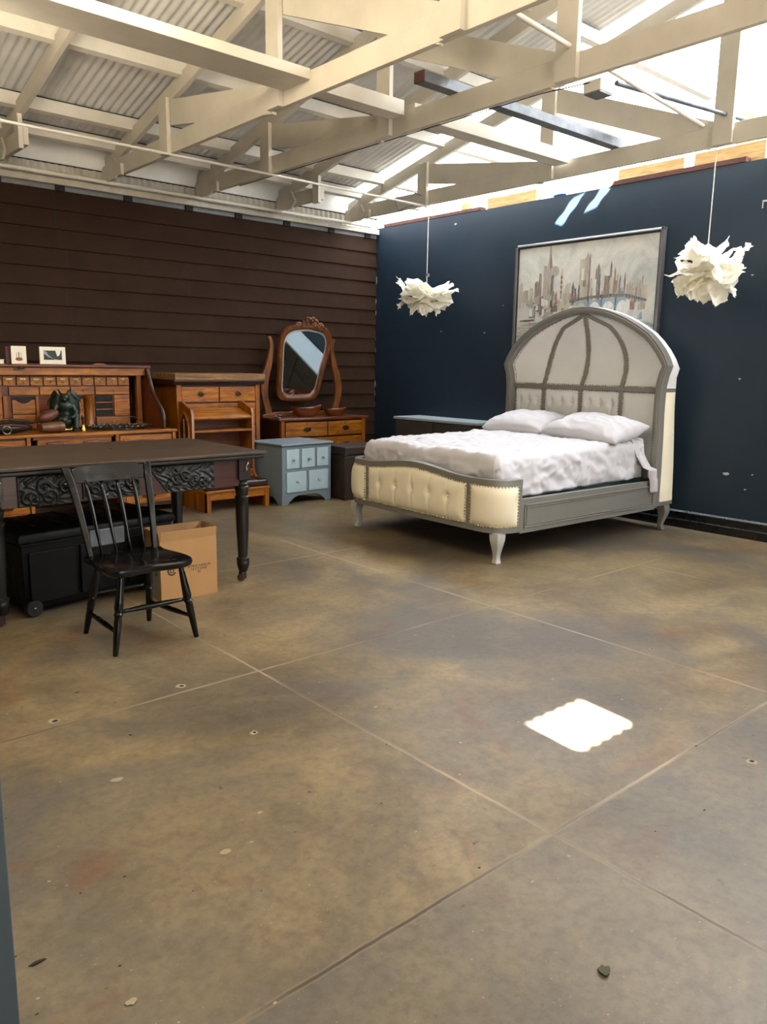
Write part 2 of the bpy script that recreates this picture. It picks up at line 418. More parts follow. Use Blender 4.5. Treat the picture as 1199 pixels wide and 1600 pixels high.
# marks let into the slab: old anchor holes with pale patches
b = MB(); rng = random.Random(4)
def blob(x, y, r, z, mi, k=11, e=1.0):
    b.cur = mi; pts = [(x+r*e*(.75+.5*rng.random())*cos(2*pi*i/k), y+r*(.75+.5*rng.random())*sin(2*pi*i/k), z) for i in range(k)]; b.add(pts,[tuple(range(k))])
for x, y, r in ((1.002,3.24,.026),(1.586,3.244,.024),(1.597,2.617,.018),(2.967,1.182,.02),(5.3,3.9,.022),(3.8,2.1,.014)):
    blob(x,y,r,.0006,0); blob(x+.003,y,r*.45,.0010,1)
for i in range(150): blob(rng.uniform(.35,3.6),rng.uniform(.75,4.4),rng.choice([.002,.003,.003,.004,.006]),.0006,rng.choice([0,0,1]),7,rng.uniform(.6,2))
for x, y, r in ((1.014,2.614,.014),(1.1,1.98,.012),(1.3,2.1,.007)): blob(x,y,r,.0007,0,9,1.6)
struct(b.build('floor_marks', [M['chip_pale'],M['joint_dark']], weld=False))
def flat(name, label, cat, x, y, r, mat, seed, e=1.0, th=.002):
    q = random.Random(seed); k = 12; P = [(r*e*(.6+.6*q.random())*cos(2*pi*i/k), r*(.6+.6*q.random())*sin(2*pi*i/k)) for i in range(k)]
    o = tag(MB().prism(P,'z',.0012,.0012+th).build(name, mat), label, cat); o.location = (x,y,0); return o
flat('dry_leaf','small curled olive leaf on the floor near the lower right corner','leaf',1.581,.93,.018,M['leaf'],2,1,.006)
flat('concrete_flake','pale loose flake on the floor at the bottom left','flake',.629,1.604,.010,M['chip_pale'],5,1.5)
flat('dark_splinter','tiny dark splinter on the floor beside the near wall edge','splinter',.499,1.877,.006,M['joint_dark'],7,4)

# ---------------------------------------------------------------- roof sheets
def back(P):                    # follow the sun's ray from P up to the roof sheet
    P = Vector(P); lo, hi = 0, 14
    for _ in range(60):
        t = (lo+hi)/2; q = P - SUN*t
        if q.z < zroof(q.y): lo = t
        else: hi = t
    return P - SUN*lo
holes = []
def hole(pts, shrink=0):
    q = [back(p) for p in pts]; xs = sorted(p.x for p in q); ys = sorted(p.y for p in q)
    holes.append((xs[0],xs[-1],ys[0],ys[-1])); return holes[-1]
q = [back(p) for p in ((2.95,1.965,0),(2.52,1.96,0),(2.50,1.642,0),(2.90,1.66,0))]
cx = sum(p.x for p in q)/4; cy = sum(p.y for p in q)/4
holes.append((cx-.19,cx+.19,cy-.107,cy+.107))
qa = back((XW,5.27,3.12)); qb = back((XW,4.93,3.19))
holes.append((qa.x-.075,qa.x+.075,qa.y-.075,qa.y+.075)); holes.append((qb.x-.05,qb.x+.12,qb.y-.10,qb.y+.05))
LOFTX = (1.0,3.2,-3.6,-1.2 if False else -2.6)
XS = 6.56                       # where the translucent sheets begin
def sheet(xa, xb, name, mat, holes=()):
    step = .0095; nx = int((xb-xa)/step); xs = {round(xa+(xb-xa)*i/nx,5) for i in range(nx+1)}
    ys = {-5.3, YR, YW+.05}
    for h in holes:
        for k in h[:2]:
            if xa < k < xb: xs.add(round(k,5))
        for k in h[2:]: ys.add(k)
    y = -5.3
    while y < YW: ys.add(round(y,4)); y += 1.1
    xs = sorted(xs); ys = sorted(ys)
    bb = MB(); ny = len(ys)
    vs = [(x,y,zroof(y)+.009*sin(2*pi*x/.076)) for x in xs for y in ys]; fs = []
    for i in range(len(xs)-1):
        for j in range(ny-1):
            mx, my = (xs[i]+xs[i+1])/2, (ys[j]+ys[j+1])/2
            if any(h[0]<mx<h[1] and h[2]<my<h[3] for h in holes): continue
            fs.append((i*ny+j,(i+1)*ny+j,(i+1)*ny+j+1,i*ny+j+1))
    bb.add(vs,fs); return struct(bb.build(name, mat, smooth=60, weld=False))
sheet(-3.6, XS, 'ceiling', M['tin'], holes+REAR_HOLES if 'REAR_HOLES' in globals() else holes)
M['skylight'] = skylight_mat()
sheet(XS, 10.6, 'window_1', M['skylight'])

# ---------------------------------------------------------------- purlins
rows = [8.06,7.63,6.62,5.60,4.60]
PURL = ['lowest purlin, tight against the top of the brown wall','second purlin above the brown wall','third purlin up the roof slope, above the wide flat plank','fourth purlin up the roof slope, crossing behind the tall truss posts','fifth purlin up the roof slope, ending in the bright skylight','sixth purlin up the roof slope, near the top edge of the view','seventh purlin up the roof slope, close under the ridge','topmost purlin beside the ridge']
for k, y in enumerate(rows):
    z = zroof(y)-.022; s = .235
    p = [(y-.03,z-.105),(y+.03,z-.105-.06*s),(y+.03,z-.06*s),(y-.03,z)]
    bb = MB().prism(p,'x',-3.4,8.6 if k>1 else 7.6); bb.cur = 1; bb.box(-3.4,6.5,y-.015,y+.01,z-.006,z+.014)  # dark strip paints the unlit gaps below the corrugated sheet
    tag(bb.build('roof_purlin', [M['purlin'],M['joint_dark']], bev=.0), 'white painted '+PURL[k], 'purlin', 'roof purlins')

# ---------------------------------------------------------------- trusses
W = .045
def truss(x, label, full=True, stub=False):
    t = thing('roof_truss', label, 'roof truss', (x,0,0), group='white timber roof trusses')
    a, c = YR, YW-.06
    p = [(c,zraf(c)),(a,zraf(a)),(a,zraf(a)+.135),(c,zraf(c)+.135)]
    MB().prism(p,'x',-W/2,W/2).build('rafter', M['white_timber'], t, bev=.003)
    c2 = -5.05; MB().prism([(c2,zraf(c2)),(a,zraf(a)),(a,zraf(a)+.135),(c2,zraf(c2)+.135)],'x',-W/2,W/2).build('rafter', M['white_timber'], t, bev=.003)
    # heel plate
    MB().prism([(8.33,3.29),(8.02,3.29),(7.94,3.36),(8.02,zraf(8.02)+.02),(8.33,zraf(8.33)+.05)],'x',-W/2-.022,-W/2).build('heel_plate', M['white_timber'], t, bev=.003)
    if full:
        MB().box(-W/2,W/2,-4.9,8.2,3.315,3.475).build('bottom_chord', M['white_timber'], t, bev=.004)
        for yp, wp in ((6.9,.15),(5.15,.16),(3.37,.165),(1.6,.16)):
            zt = zraf(yp)+.05
            MB().box(-W/2-.04,-W/2,yp-wp/2,yp+wp/2,3.315,zt).build('post', M['white_timber'], t, bev=.003)
        for ya, yb in ((6.95,5.2),(5.2,3.46),(3.42,1.65)):
            za = zraf(ya)-.04; zb = 3.40
            d = Vector((0,yb-ya,zb-za)).normalized(); u = Vector((0,-d.z,d.y))
            if u.z < 0: u = -u
            h = .105
            A = Vector((0,ya,za)); Bv = Vector((0,yb,zb))
            pts = [A+u*h, A-u*h, Bv-u*h, Bv+u*h]
            MB().prism([(q.y,q.z) for q in pts],'x',-W/2+.004,W/2-.004).build('diagonal_brace', M['white_timber'], t, bev=.003)
        MB().box(-W/2-.03,-W/2,7.85,7.93,3.3,3.40).build('chord_end_block', M['white_timber'], t)
    if stub:
        MB().box(-W/2,W/2,7.46,8.2,3.315,3.46).build('chord_stub', M['white_timber'], t, bev=.003)
        MB().box(-W/2-.04,-W/2,7.46,7.57,3.28,zraf(7.5)-.02).build('post', M['white_timber'], t, bev=.003)
    return t
truss(2.39,'plain white rafter at the far left above the roll-top desk',False,True)
truss(3.44,'cream white roof truss nearest the viewer, holding the end of the wide flat plank')
truss(4.49,'white roof truss with the small square junction box under its bottom chord')
truss(5.55,'plain white rafter with a short hanging stub near the brown wall',False,True)
truss(6.6,'white roof truss closest to the navy wall, with paper lamps hanging from it')

# planks and loose members lying on the chords
def bar(name, label, cat, x0,x1,y0,y1,z0,z1, mat, bev=.003, group=None):
    return tag(MB().box(x0,x1,y0,y1,z0,z1).build(name, mat, bev=bev), label, cat, group)
bar('ceiling_plank','wide white plank at upper left, its edge glaring bright','plank',-.7,3.44-.0225,4.735,5.06,3.415,3.485,M['white_timber'])
bar('tie_beam','white tie beam between the nearest truss and the junction box truss','beam',3.44+.0225,4.49-.07,4.88,5.03,3.42,3.53,M['white_timber'],group='white tie beams')
bar('tie_beam','white tie beam running from the junction box truss to the navy wall truss','beam',4.49+.0225,6.6-.07,4.86,5.03,3.42,3.53,M['white_timber'],group='white tie beams')
t = thing('steel_beam','loose grey metal beam lying across the chords with a rusty end','beam',(4.13,4.40,3.476))
MB().prism([(-.05,0),(.05,0),(.05,.075),(-.05,.075)],'x',0,2.62).build('web', M['steel'], t, bev=.004)
MB().box(-.012,.0,-.05,.05,.0,.075).build('end_cap', M['rust'], t)
tag(MB().tube([(3.55,3.25,3.515),(3.82,3.28,3.512),(6.75,3.58,3.50),(6.9,3.6,3.5)],.017,10).build('conduit_pipe', M['white_timber'], smooth=60),'long thin white pipe slanting across two trusses beside the skylight','pipe')
tag(MB().tube([(5.29,3.56,3.538),(6.98,3.28,3.538)],[.019,.017],10).build('conduit_pipe', M['steel'], smooth=60),'short grey pipe with an open end below the long white pipe','pipe')
t = thing('junction_box','small square grey-bottomed junction box under a truss chord','junction box',(4.62,3.24,3.235))
MB().box(-.075,.075,-.065,.065,.008,.08).build('box_body', M['white_timber'], t, bev=.006)
MB().box(-.07,.07,-.06,.06,0,.01).build('box_lid', M['steel'], t)
tag(MB().tube([(4.55,3.24,3.30),(4.50,3.6,3.305),(4.51,5.2,3.308),(4.51,7.5,3.308)],.004,6).build('cable', M['blackskirt'], smooth=60),'thin dark cable clipped under the junction box truss','cable')
tag(MB().tube([(-1,6.80,3.30),(2.0,6.81,3.30),(4.5,6.80,3.297),(6.42,6.795,3.287),(6.525,6.80,3.283)],.012,8).build('conduit_pipe', M['conduit'], smooth=60),'long white conduit crossing below the truss posts in front of the brown wall','pipe')
tag(MB().tube([(-1,8.235,3.288),(3,8.235,3.286),(6.9,8.235,3.28)],.02,8).build('wall_pipe', M['conduit'], smooth=60),'white pipe running along the top of the brown wall','pipe')
tag(MB().tube([(6.55,6.85,3.40),(6.5,7.1,3.50),(6.52,7.35,3.44),(6.5,7.25,3.30),(6.52,7.0,3.33)],.004,6).build('loose_wire', M['blackskirt'], smooth=60),'loose loop of dark wire by the post above the left paper lamp','wire')

# loose timber on top of the navy wall
ZT = 3.286
bar('timber_strip','reddish timber strip on top of the navy wall, right of the sun streaks','timber',7.10,7.19,3.42,4.78,ZT,ZT+.045,M['rust'])
bar('timber_strip','rough brown timber strip on top of the navy wall near the corner','timber',7.105,7.2,6.5,8.2,ZT,ZT+.04,M['rust'])
bar('timber_offcut','pale square timber offcut on the navy wall, left end of the row','timber',7.12,7.20,6.72,6.82,ZT+.041,ZT+.115,M['pine'])
bar('timber_offcut','long pale plywood offcut on the navy wall, above the grey dresser','timber',7.13,7.22,5.72,6.42,ZT,ZT+.12,M['pine'])
bar('timber_offcut','thin white strip on the navy wall beside the blue scrap','timber',7.105,7.16,5.25,6.4,ZT,ZT+.014,M['conduit']) if False else None
bar('timber_offcut','yellow board leaning behind the reddish timber strip','timber',7.192,7.21,4.05,4.75,3.286,3.45,M['pine'])
bar('timber_offcut','yellow board behind the right paper lamp cord','timber',7.192,7.21,3.3,3.95,3.286,3.46,M['pine'])
tag(MB().sph((7.15,5.42,ZT+.018),(.03,.09,.018),10,6).build('plastic_scrap', M['blue_tape'], smooth=60),'bright blue plastic scrap on top of the navy wall','scrap')
tag(MB().beam((8.3,4.3,0),(8.3,4.0,4.1),.09,.16).build('timber_stud', M['pine'], bev=.003),'yellow timber beyond the wall, below the skylight at right','timber')
b = MB().box(7.3,10.6,-5,YW,-.1,0)   # nothing else stands beyond the partition
# ================================================================ BED
bed = thing('bed','grey framed queen bed with tall arched cream upholstered headboard and buttoned footboard','bed',(4.58,4.76,0),-1.9)
# footboard path (plan), from right side end round to left side end
path = [(.19,-.95),(.12,-.95)]
for i in range(1,9): a = -pi/2 - (pi/2)*i/8; path.append((.12+.18*cos(a), -.77+.18*sin(a)))
for i in range(1,20): y = -.77+1.54*i/20; path.append((-.06-.015*(1-(y/.77)**2), y))
path += [(x,-y) for x,y in reversed(path[:10])]
SL = [0]
for i in range(1,len(path)): SL.append(SL[-1]+math.hypot(path[i][0]-path[i-1][0], path[i][1]-path[i-1][1]))
ST = SL[-1]
def fpt(s, off=0):
    s = max(0,min(ST,s)); i = 0
    while i < len(SL)-2 and SL[i+1] < s: i += 1
    t = (s-SL[i])/(SL[i+1]-SL[i])
    def nrm(k):
        a = path[max(k-1,0)]; b_ = path[min(k+1,len(path)-1)]; d = Vector((b_[0]-a[0],b_[1]-a[1])).normalized(); return Vector((-d.y, d.x))
    n = nrm(i).lerp(nrm(i+1),t).normalized(); p = Vector(path[i]).lerp(Vector(path[i+1]),t)
    return p + n*off
def ftop(s):
    y = fpt(s).y; return .66 + (.055*.5*(1+cos(pi*y/.66)) if abs(y) < .66 else 0)
if fpt(ST/2,.1).x > fpt(ST/2).x: # outward must be -x at the front
    _f = fpt
    def fpt(s, off=0, _f=_f): return _f(s,-off)
def ribbon(bb, sa, sb, zlo, zhi, o0, o1, n=40):
    rings = []
    for i in range(n+1):
        s = sa+(sb-sa)*i/n; a = fpt(s,o0); c = fpt(s,o1); l, h = zlo(s), zhi(s)
        rings.append([(a.x,a.y,l),(c.x,c.y,l),(c.x,c.y,h),(a.x,a.y,h)])
    bb.loft(rings)
s_c = SL[10]+.05; s_d = ST-s_c       # corner stiles
b = MB()
ribbon(b,0,ST,lambda s:.245,lambda s:.292,-.05,.014,90)
ribbon(b,0,ST,lambda s:ftop(s)-.052,ftop,-.05,.014,90)
for sa in (0,s_c-.02,s_d-.02,ST-.045): ribbon(b,sa,sa+.042,lambda s:.28,lambda s:ftop(s)-.03,-.05,.012,6)
b.build('footboard_frame', M['bedgrey'], bed, bev=.004)
b = MB(); ribbon(b,.03,ST-.03,lambda s:.27,lambda s:ftop(s)-.03,-.046,-.012,90); b.build('footboard_backing', M['bedgrey'], bed)
nails = MB()
def nail(p, n_=None): nails.sph(p,.0072,6,4)
btn_u = [.155,.325,.5,.675,.845]
def fpanel(sa, sb, tuft):
    bb = MB(); z0 = lambda s:.289; z1 = lambda s:ftop(s)-.049
    def fn(u,v):
        s = sa+(sb-sa)*u; z = z0(s)+(z1(s)-z0(s))*v
        du = min(u,1-u)*(sb-sa); dv = min(v,1-v)*(z1(s)-z0(s)); d = min(du,dv)
        off = .006+.040*(1-math.exp(-d/.035))
        if tuft:
            for k in btn_u:
                e = abs(u-k)*(sb-sa); w = abs(v-.56)*.33
                off -= .024*math.exp(-(e*e+w*w)/.0009) + .009*math.exp(-(e/.010)**2)*(1-.4*v)
        p = fpt(s,off); return (p.x,p.y,z)
    nu = 110 if tuft else 26
    bb.grid(fn, nu, 22)
    o = bb.build('padded_panel', M['cream'], bed, smooth=180)
    m_ = int((sb-sa)/.024)
    for i in range(m_+1):
        s = sa+(sb-sa)*i/m_
        for z in (z0(s)+.006, z1(s)-.006): p = fpt(s,.018); nail((p.x,p.y,z))
    for s in (sa+.006,sb-.006):
        k = int((z1(s)-z0(s))/.024)
        for i in range(1,k): p = fpt(s,.018); nail((p.x,p.y,z0(s)+(z1(s)-z0(s))*i/k))
    if tuft:
        for k in btn_u:
            s = sa+(sb-sa)*k; p = fpt(s,.022); z = z0(s)+(z1(s)-z0(s))*.56
            MB().sph((p.x,p.y,z),(.007,.012,.012),10,6).build('button', M['cream'], o, smooth=180)
fpanel(s_c+.022, s_d-.02, True); fpanel(.042, s_c-.02, False); fpanel(s_d+.022, ST-.045, False)
# side rails
for sg in (-1,1):
    b = MB(); y0, y1 = sorted((sg*.912, sg*.95)); b.box(.19,2.06,y0,y1,.228,.50); b.build('side_rail', M['bedgrey'], bed, bev=.003)
    b = MB(); yo = sg*.95; e = sg*.008
    def mold(x0_,x1_,z0_,z1_,w): 
        for (a,c,d,f_) in ((x0_,x1_,z1_-w,z1_),(x0_,x1_,z0_,z0_+w),(x0_,x0_+w,z0_,z1_),(x1_-w,x1_,z0_,z1_)):
            ya, yb = sorted((yo-e*.2,yo+e)); b.box(a,c,ya,yb,d,f_)
    mold(.235,2.03,.265,.455,.014); mold(.258,2.007,.288,.432,.006); b.build('rail_moulding', M['bedgrey'], bed, bev=.003)
MB().box(.0,2.10,-.90,.90,.30,.34).build('slat_base', M['bedgrey'], bed)
# cabriole legs
def cab(x, y, mat, fx=-1, fy=0):
    rings = []
    for z, h, o in ((.25,.046,0),(.225,.046,.004),(.19,.043,.012),(.14,.034,.010),(.09,.026,-.002),(.05,.022,-.008),(.025,.025,-.002),(.012,.027,.004),(0,.025,.004)):
        cx_, cy_ = x+fx*o, y+fy*o; rings.append([(cx_-h,cy_-h,z),(cx_+h,cy_-h,z),(cx_+h,cy_+h,z),(cx_-h,cy_+h,z)])
    MB().loft(rings).build('leg', mat, bed, bev=.006)
cab(.01,-.885,M['bedsilver'],-1,-1); cab(.01,.885,M['bedsilver'],-1,1); cab(2.28,-.90,M['bedgrey'],.5,-1); cab(2.28,.90,M['bedgrey'],.5,1)
# headboard outline
HO = [(.95,.25),(.947,.6),(.94,.9),(.932,1.1),(.932,1.25),(.937,1.36),(.955,1.45),(.985,1.535),(.95,1.61),(.9,1.685),(.83,1.765),(.75,1.838),(.63,1.912),(.5,1.978),(.38,2.025),(.26,2.062),(.13,2.088),(0,2.097)]
HP = [(-y,z) for y,z in HO] + [(y,z) for y,z in reversed(HO[:-1])]
def offs(P, w):
    out = []
    for i,(y,z) in enumerate(P):
        a = Vector(P[max(i-1,0)]); c = Vector(P[min(i+1,len(P)-1)]); d = (c-a).normalized(); n = Vector((d.y,-d.x)); q = Vector((y,z))+n*w; out.append((q.x,q.y))
    return out
HI = offs(HP,.066)
if abs(HI[3][0]) > abs(HP[3][0]): HI = offs(HP,-.066)
b = MB(); b.loft([[(2.05,p[0],p[1]),(2.05,q[0],q[1]),(2.14,q[0],q[1]),(2.14,p[0],p[1])] for p,q in zip(HP,HI)])
b.build('headboard_frame', M['bedgrey'], bed, bev=.006, seg=2)
b = MB(); HM = offs(HP,.02) if abs(offs(HP,.02)[3][0]) < abs(HP[3][0]) else offs(HP,-.02); HN = offs(HP,.05) if abs(offs(HP,.05)[3][0]) < abs(HP[3][0]) else offs(HP,-.05)
b.loft([[(2.052,p[0],p[1]),(2.042,p[0],p[1]),(2.042,q[0],q[1]),(2.052,q[0],q[1])] for p,q in zip(HM,HN)]); b.build('frame_bead', M['bedgrey'], bed, bev=.003)
def wi(z):      # half width inside the frame
    L = [(abs(p[0]),p[1]) for p in HI[:len(HO)]]
    for (a,za),(c,zc) in zip(L,L[1:]):
        if za <= z <= zc: t = (z-za)/(zc-za+1e-9); return a+(c-a)*t
    return L[0][0] if z < L[0][1] else .0
ZTOP = HI[len(HO)-1][1]; ZB = 1.315
def rib(k, z):  # k = -1, 0, 1
    if k == 0: return 0
    v = (z-1.42)/(ZTOP-.0-1.42)
    s = 1 if v <= 0 else max(0,1-v**2.2)**.62
    return k*(.015+.455*s)
def xin(y, z):
    if z < ZB: return 2.135
    v = min(1,(z-ZB)/(ZTOP-ZB)); w_ = max(wi(z),.02); q = min(1,abs(y)/w_)
    return 2.12 + .10*max(0,sin(pi*min(1,v)**.85))*(1-q**2.5)
def bnd(i, z):
    return -wi(z) if i == 0 else (wi(z) if i == 4 else rib(i-2,z)*min(1,wi(z)/.5 if wi(z) < .5 else 1))
for i in range(4):
    def fn(u,v,i=i):
        z = ZB+.018+(ZTOP-.004-ZB-.018)*(1-(1-v)**1.3); a, c = bnd(i,z), bnd(i+1,z); y = a+(c-a)*u
        d = min(u,1-u)*(c-a); e = v*.7
        return (xin(y,z)-.012*(1-math.exp(-min(d,e)/.03)), y, z)
    MB().grid(fn,22,40).build('gore_panel', M['linen'], bed, smooth=180)
    for j in range(1,36):
        z = ZB+.03+(ZTOP-.05-ZB)*j/36
        for kk, sgn in ((i,1),(i+1,-1)):
            y = bnd(kk,z)+sgn*.026
            if bnd(i+1,z)-bnd(i,z) > .07: nails.sph((xin(y,z)-.012,y,z),.0068,6,4)
    for z0_ in (ZB+.027,ZB-.027):
        m_ = 18; a, c = bnd(i,ZB), bnd(i+1,ZB)
        for j in range(1,m_): y = a+(c-a)*j/m_; nails.sph((xin(y,z0_)-.016,y,z0_),.0068,6,4)
    def fn2(u,v,i=i):
        z = .5+(ZB-.018-.5)*v; a, c = bnd(i,1.2), bnd(i+1,1.2); y = a+(c-a)*u
        d = min(u,1-u)*(c-a); e = (1-v)*.8; off = .03*(1-math.exp(-min(d,e)/.03))
        if i > 0:
            for bu in (.22,.5,.78):
                for bz, sh in ((1.17,0),(1.0,.0),(.85,0)):
                    du = (u-bu)*(c-a); dz = z-bz; off -= .034*math.exp(-(du*du+dz*dz)/.0008)
                off -= .006*math.exp(-((u-bu)*(c-a)/.009)**2)*(1 if z < 1.2 else math.exp(-((z-1.2)/.05)**2))
        return (2.14-off, y, z)
    o = MB().grid(fn2,44,44).build('tufted_panel', M['linen'], bed, smooth=180)
    if i > 0:
        for bu in (.22,.5,.78):
            a, c = bnd(i,1.2), bnd(i+1,1.2)
            for bz in (1.17,1.0): MB().sph((2.128,a+(c-a)*bu,bz),(.006,.009,.009),8,6).build('button', M['linen'], o, smooth=180)
    for j in range(1,30):
        z = .55+(ZB-.56)*j/30
        for kk, sgn in ((i,1),(i+1,-1)): nails.sph((2.116,bnd(kk,1.2)+sgn*.026,z),.0068,6,4)
for k in (-1,0,1):
    rings = []
    for j in range(61):
        z = .5+(ZTOP-.5)*j/60; y = bnd(k+2,z); x = (xin(y,z) if z > ZB else 2.135)-.022; d = (bnd(k+2,min(ZTOP,z+.01))-bnd(k+2,z-.01))/.02
        l = math.hypot(1,d); hw = .0185; ny, nz_ = 1/l*hw, -d/l*hw
        rings.append([(x,y-ny,z-nz_),(x,y+ny,z+nz_),(x+.03,y+ny,z+nz_),(x+.03,y-ny,z-nz_)])
    MB().loft(rings).build('rib', M['bedgrey'], bed, bev=.003)
rings = []
for j in range(31):
    y = -wi(ZB)-.01+(2*wi(ZB)+.02)*j/30; rings.append([(2.10,y,ZB-.02),(2.10,y,ZB+.02),(2.15,y,ZB+.02),(2.15,y,ZB-.02)])
MB().loft(rings).build('cross_band', M['bedgrey'], bed, bev=.003)
nails.build('nail_trim', M['nail'], bed, smooth=180)
# back shell: sides run back, the crown closes like a quarter dome
def dep(z):
    if z <= 1.34: return .25-(.25-.18)*(z-.25)/(1.34-.25)
    v = (z-1.34)/(2.097-1.34); return .06+.12*(1-v)**.55
def shell(P, name, mat, pad):
    F_ = [(2.13,p[0]*.992,p[1]) for p in P]; B_ = [(2.13+dep(p[1]), p[0]*(.985 if p[1]<1.4 else .97), p[1]-(.0 if p[1] < 1.4 else .02)) for p in P]
    rings = []
    for k in range(7):
        t = k/6; rings.append([tuple(f_[m]+(bk[m]-f_[m])*t + ((pad*sin(pi*t)*(1 if f_[1]>0 else -1) if m == 1 and abs(f_[1])>.3 else pad*sin(pi*t)*.7 if m == 2 and f_[2]>1.6 else 0)) for m in range(3)) for f_,bk in zip(F_,B_)])
    n_ = len(P); bb = MB(); vs = [p for r in rings for p in r]; bb.add(vs,[(k*n_+j,k*n_+j+1,(k+1)*n_+j+1,(k+1)*n_+j) for k in range(6) for j in range(n_-1)])
    return bb.build(name, mat, bed, smooth=60)
def cut(za, zb, sg):
    L = [(abs(y),z) for y,z in HO]; out = []
    zs = sorted({za,zb}|{z for y,z in L if za<z<zb})
    for z in zs:
        for (a,z1_),(c,z2_) in zip(L,L[1:]):
            if z1_ <= z <= z2_: t = (z-z1_)/(z2_-z1_+1e-9); out.append((sg*(a+(c-a)*t),z)); break
    return out
for sg in (-1,1):
    shell(cut(.25,.29,sg),'side_band',M['bedgrey'],.004); shell(cut(.29,1.30,sg),'side_panel',M['cream'],.02); shell(cut(1.30,1.335,sg),'side_band',M['bedgrey'],.004)
dome = cut(1.335,2.097,-1)+[(-y,z) for y,z in reversed(cut(1.335,2.097,-1)[:-1])]
shell(dome,'dome_cover',M['linen'],.015)
bk = [(2.13+dep(p[1]),p[0]*(.985 if p[1]<1.4 else .97),p[1]-(0 if p[1]<1.4 else .02)) for p in HP]
b = MB(); n_ = len(bk); b.add(bk+[(2.36 if p[2]<1.34 else p[0]+.0,0,p[2]) for p in bk],[(j,j+1,n_+j+1,n_+j) for j in range(n_-1)]); b.build('back_cover', M['linen'], bed, smooth=60)

def W_(x,y,z): return bed_m @ Vector((x,y,z))
bed_m = Matrix.Translation((4.58,4.76,0)) @ Matrix.Rotation(R(-1.9),4,'Z')
def onbed(o): o.location = (4.58,4.76,0); o.rotation_euler = (0,0,R(-1.9)); return o
onbed(tag(MB().box(.06,2.085,-.80,.80,.342,.515).build('box_spring', M['teal'], bev=.02), 'dark teal mattress base showing under the bare mattress corner by the headboard','bed base'))
def quilt(u,v):
    return 0
b = MB(); b.box(.05,2.09,-.795,.795,.517,.805); onbed(tag(b.build('mattress', M['mattress'], bev=.05, seg=4),'quilted off-white mattress, bare at the corner beside the headboard','mattress'))
# ---- sheet
ZS = .818
def fold(d, r=.05):            # distance past the edge -> (outward, drop)
    if d <= 0: return d, 0
    a = d/r
    if a < pi/2: return r*sin(a), r*(1-cos(a))
    return r, r+(d-r*pi/2)
def wr(x,y,z,s):
    v = Vector((x*3.1,y*3.1,z*3.1)); n1 = noise.noise(v*1.0+Vector((3,1,2))); n2 = 1-abs(noise.noise(Vector((x*6+y*3.5,y*5-x*2,z*5))*1.0)); n3 = noise.noise(v*3.3)
    return s*(n1*.6+(n2**3)*.55+n3*.25)
def sheet_pt(u,v):
    x = -.30+2.30*u; y = -1.20+2.32*v
    ey = .765; ex = .10
    if y < 0: oy, dy = fold(-y-ey); Y = -(ey+oy) if -y > ey else y
    else: oy, dy = fold(y-ey); Y = ey+oy if y > ey else y
    ox, dx = fold(ex-x); X = ex-ox if x < ex else x
    d = max(dx,dy)
    lim = .33 if dy >= dx else .24
    d = min(d,lim)
    z = ZS+.035*max(0,X-.2)/1.8-d
    # wrinkles
    if d < .02:
        z += .006+.024*wr(X*1.3,Y*1.3,0,1)+.012*wr(X*3,Y*3,4,1)+.010*math.exp(-((X-.35-.25*Y)/.05)**2)*.3
    else:
        k = min(1,d/.1); w_ = wr(X*1.5,Y*1.5,z*2.2,1.5)
        diag = noise.noise(Vector(((X+z*.9)*7,(Y+z)*6,2.2)))
        if dy >= dx: Y += (-1 if Y < 0 else 1)*(.012+.034*k*(w_*.7+diag*.8)+.03*d*noise.noise(Vector((X*5,z*2,0))))
        else: X -= .008+.030*k*(w_*.7+diag*.9)
        z += .006*w_
    if x > 1.72 and y < -.3:    # pulled aside near the headboard
        z += .008*noise.noise(Vector((x*14,y*5,0)))
    return (X,Y,z)
b = MB(); b.grid(sheet_pt,150,150)
def tail(u,v):                  # loose corner hanging over the rail
    x = 1.80+.21*v+.085*(1-abs(2*u-1))*0 + u*(.13-.11*v)
    if u < .22: t = u/.22; y = -.70-.10*t; z = ZS+.058+.012*sin(v*7)-.012*t
    else:
        t = (u-.22)/.78; y = -.80-.045*min(1,t*3)-.135*min(1,max(0,(t-.30)/.45)); z = ZS+.045-.46*t
        if t > .55: y = min(y,-.968)
    fl = .014*sin(v*15+u*4)+.012*noise.noise(Vector((v*6,u*5,1)))
    return (x+.01*sin(u*9), y-fl*min(1,u*2)-.004, z+.008*noise.noise(Vector((v*5,u*6,4))))
b.grid(tail,40,24)
sh = onbed(tag(b.build('bed_sheet', M['sheet'], smooth=180, weld=False, solid=.004),'rumpled white sheet spread over the bed, one corner hanging over the rail','bed sheet'))
# ---- pillows
def pillow(label, loc, rot, L, Wd, T, seed):
    bb = MB()
    def fn(sgn):
        def f_(u,v):
            a = 2*u-1; c = 2*v-1
            px = a*(1-.10*(1-abs(c)**2)*0-.0); 
            edge = (1-abs(a)**2.6)*(1-abs(c)**2.6)
            h = T*max(0,edge)**.48*.5
            x = c*Wd/2*(1-.07*(1-abs(a))*abs(c)**3); y = a*L/2*(1-.05*(1-abs(c)**2)*abs(a)**3)
            n_ = noise.noise(Vector((x*7+seed,y*6,sgn*3)))*.013+ .016*(1-abs(noise.noise(Vector((x*9-y*5+seed,y*4+x*3,sgn)))))**3
            z = sgn*(h+n_*min(1,h/.03))
            return (x,y,z if h > 0 else 0)
        return f_
    bb.grid(fn(1),48,36); bb.grid(fn(-1),48,36)
    o = tag(bb.build('pillow', M['sheet'], smooth=180),label,'pillow','pillows on the bed'); o.parent = None
    p = bed_m @ Vector(loc); o.location = p; o.rotation_euler = (R(rot[0]),R(rot[1]),R(rot[2]-1.9)); return o
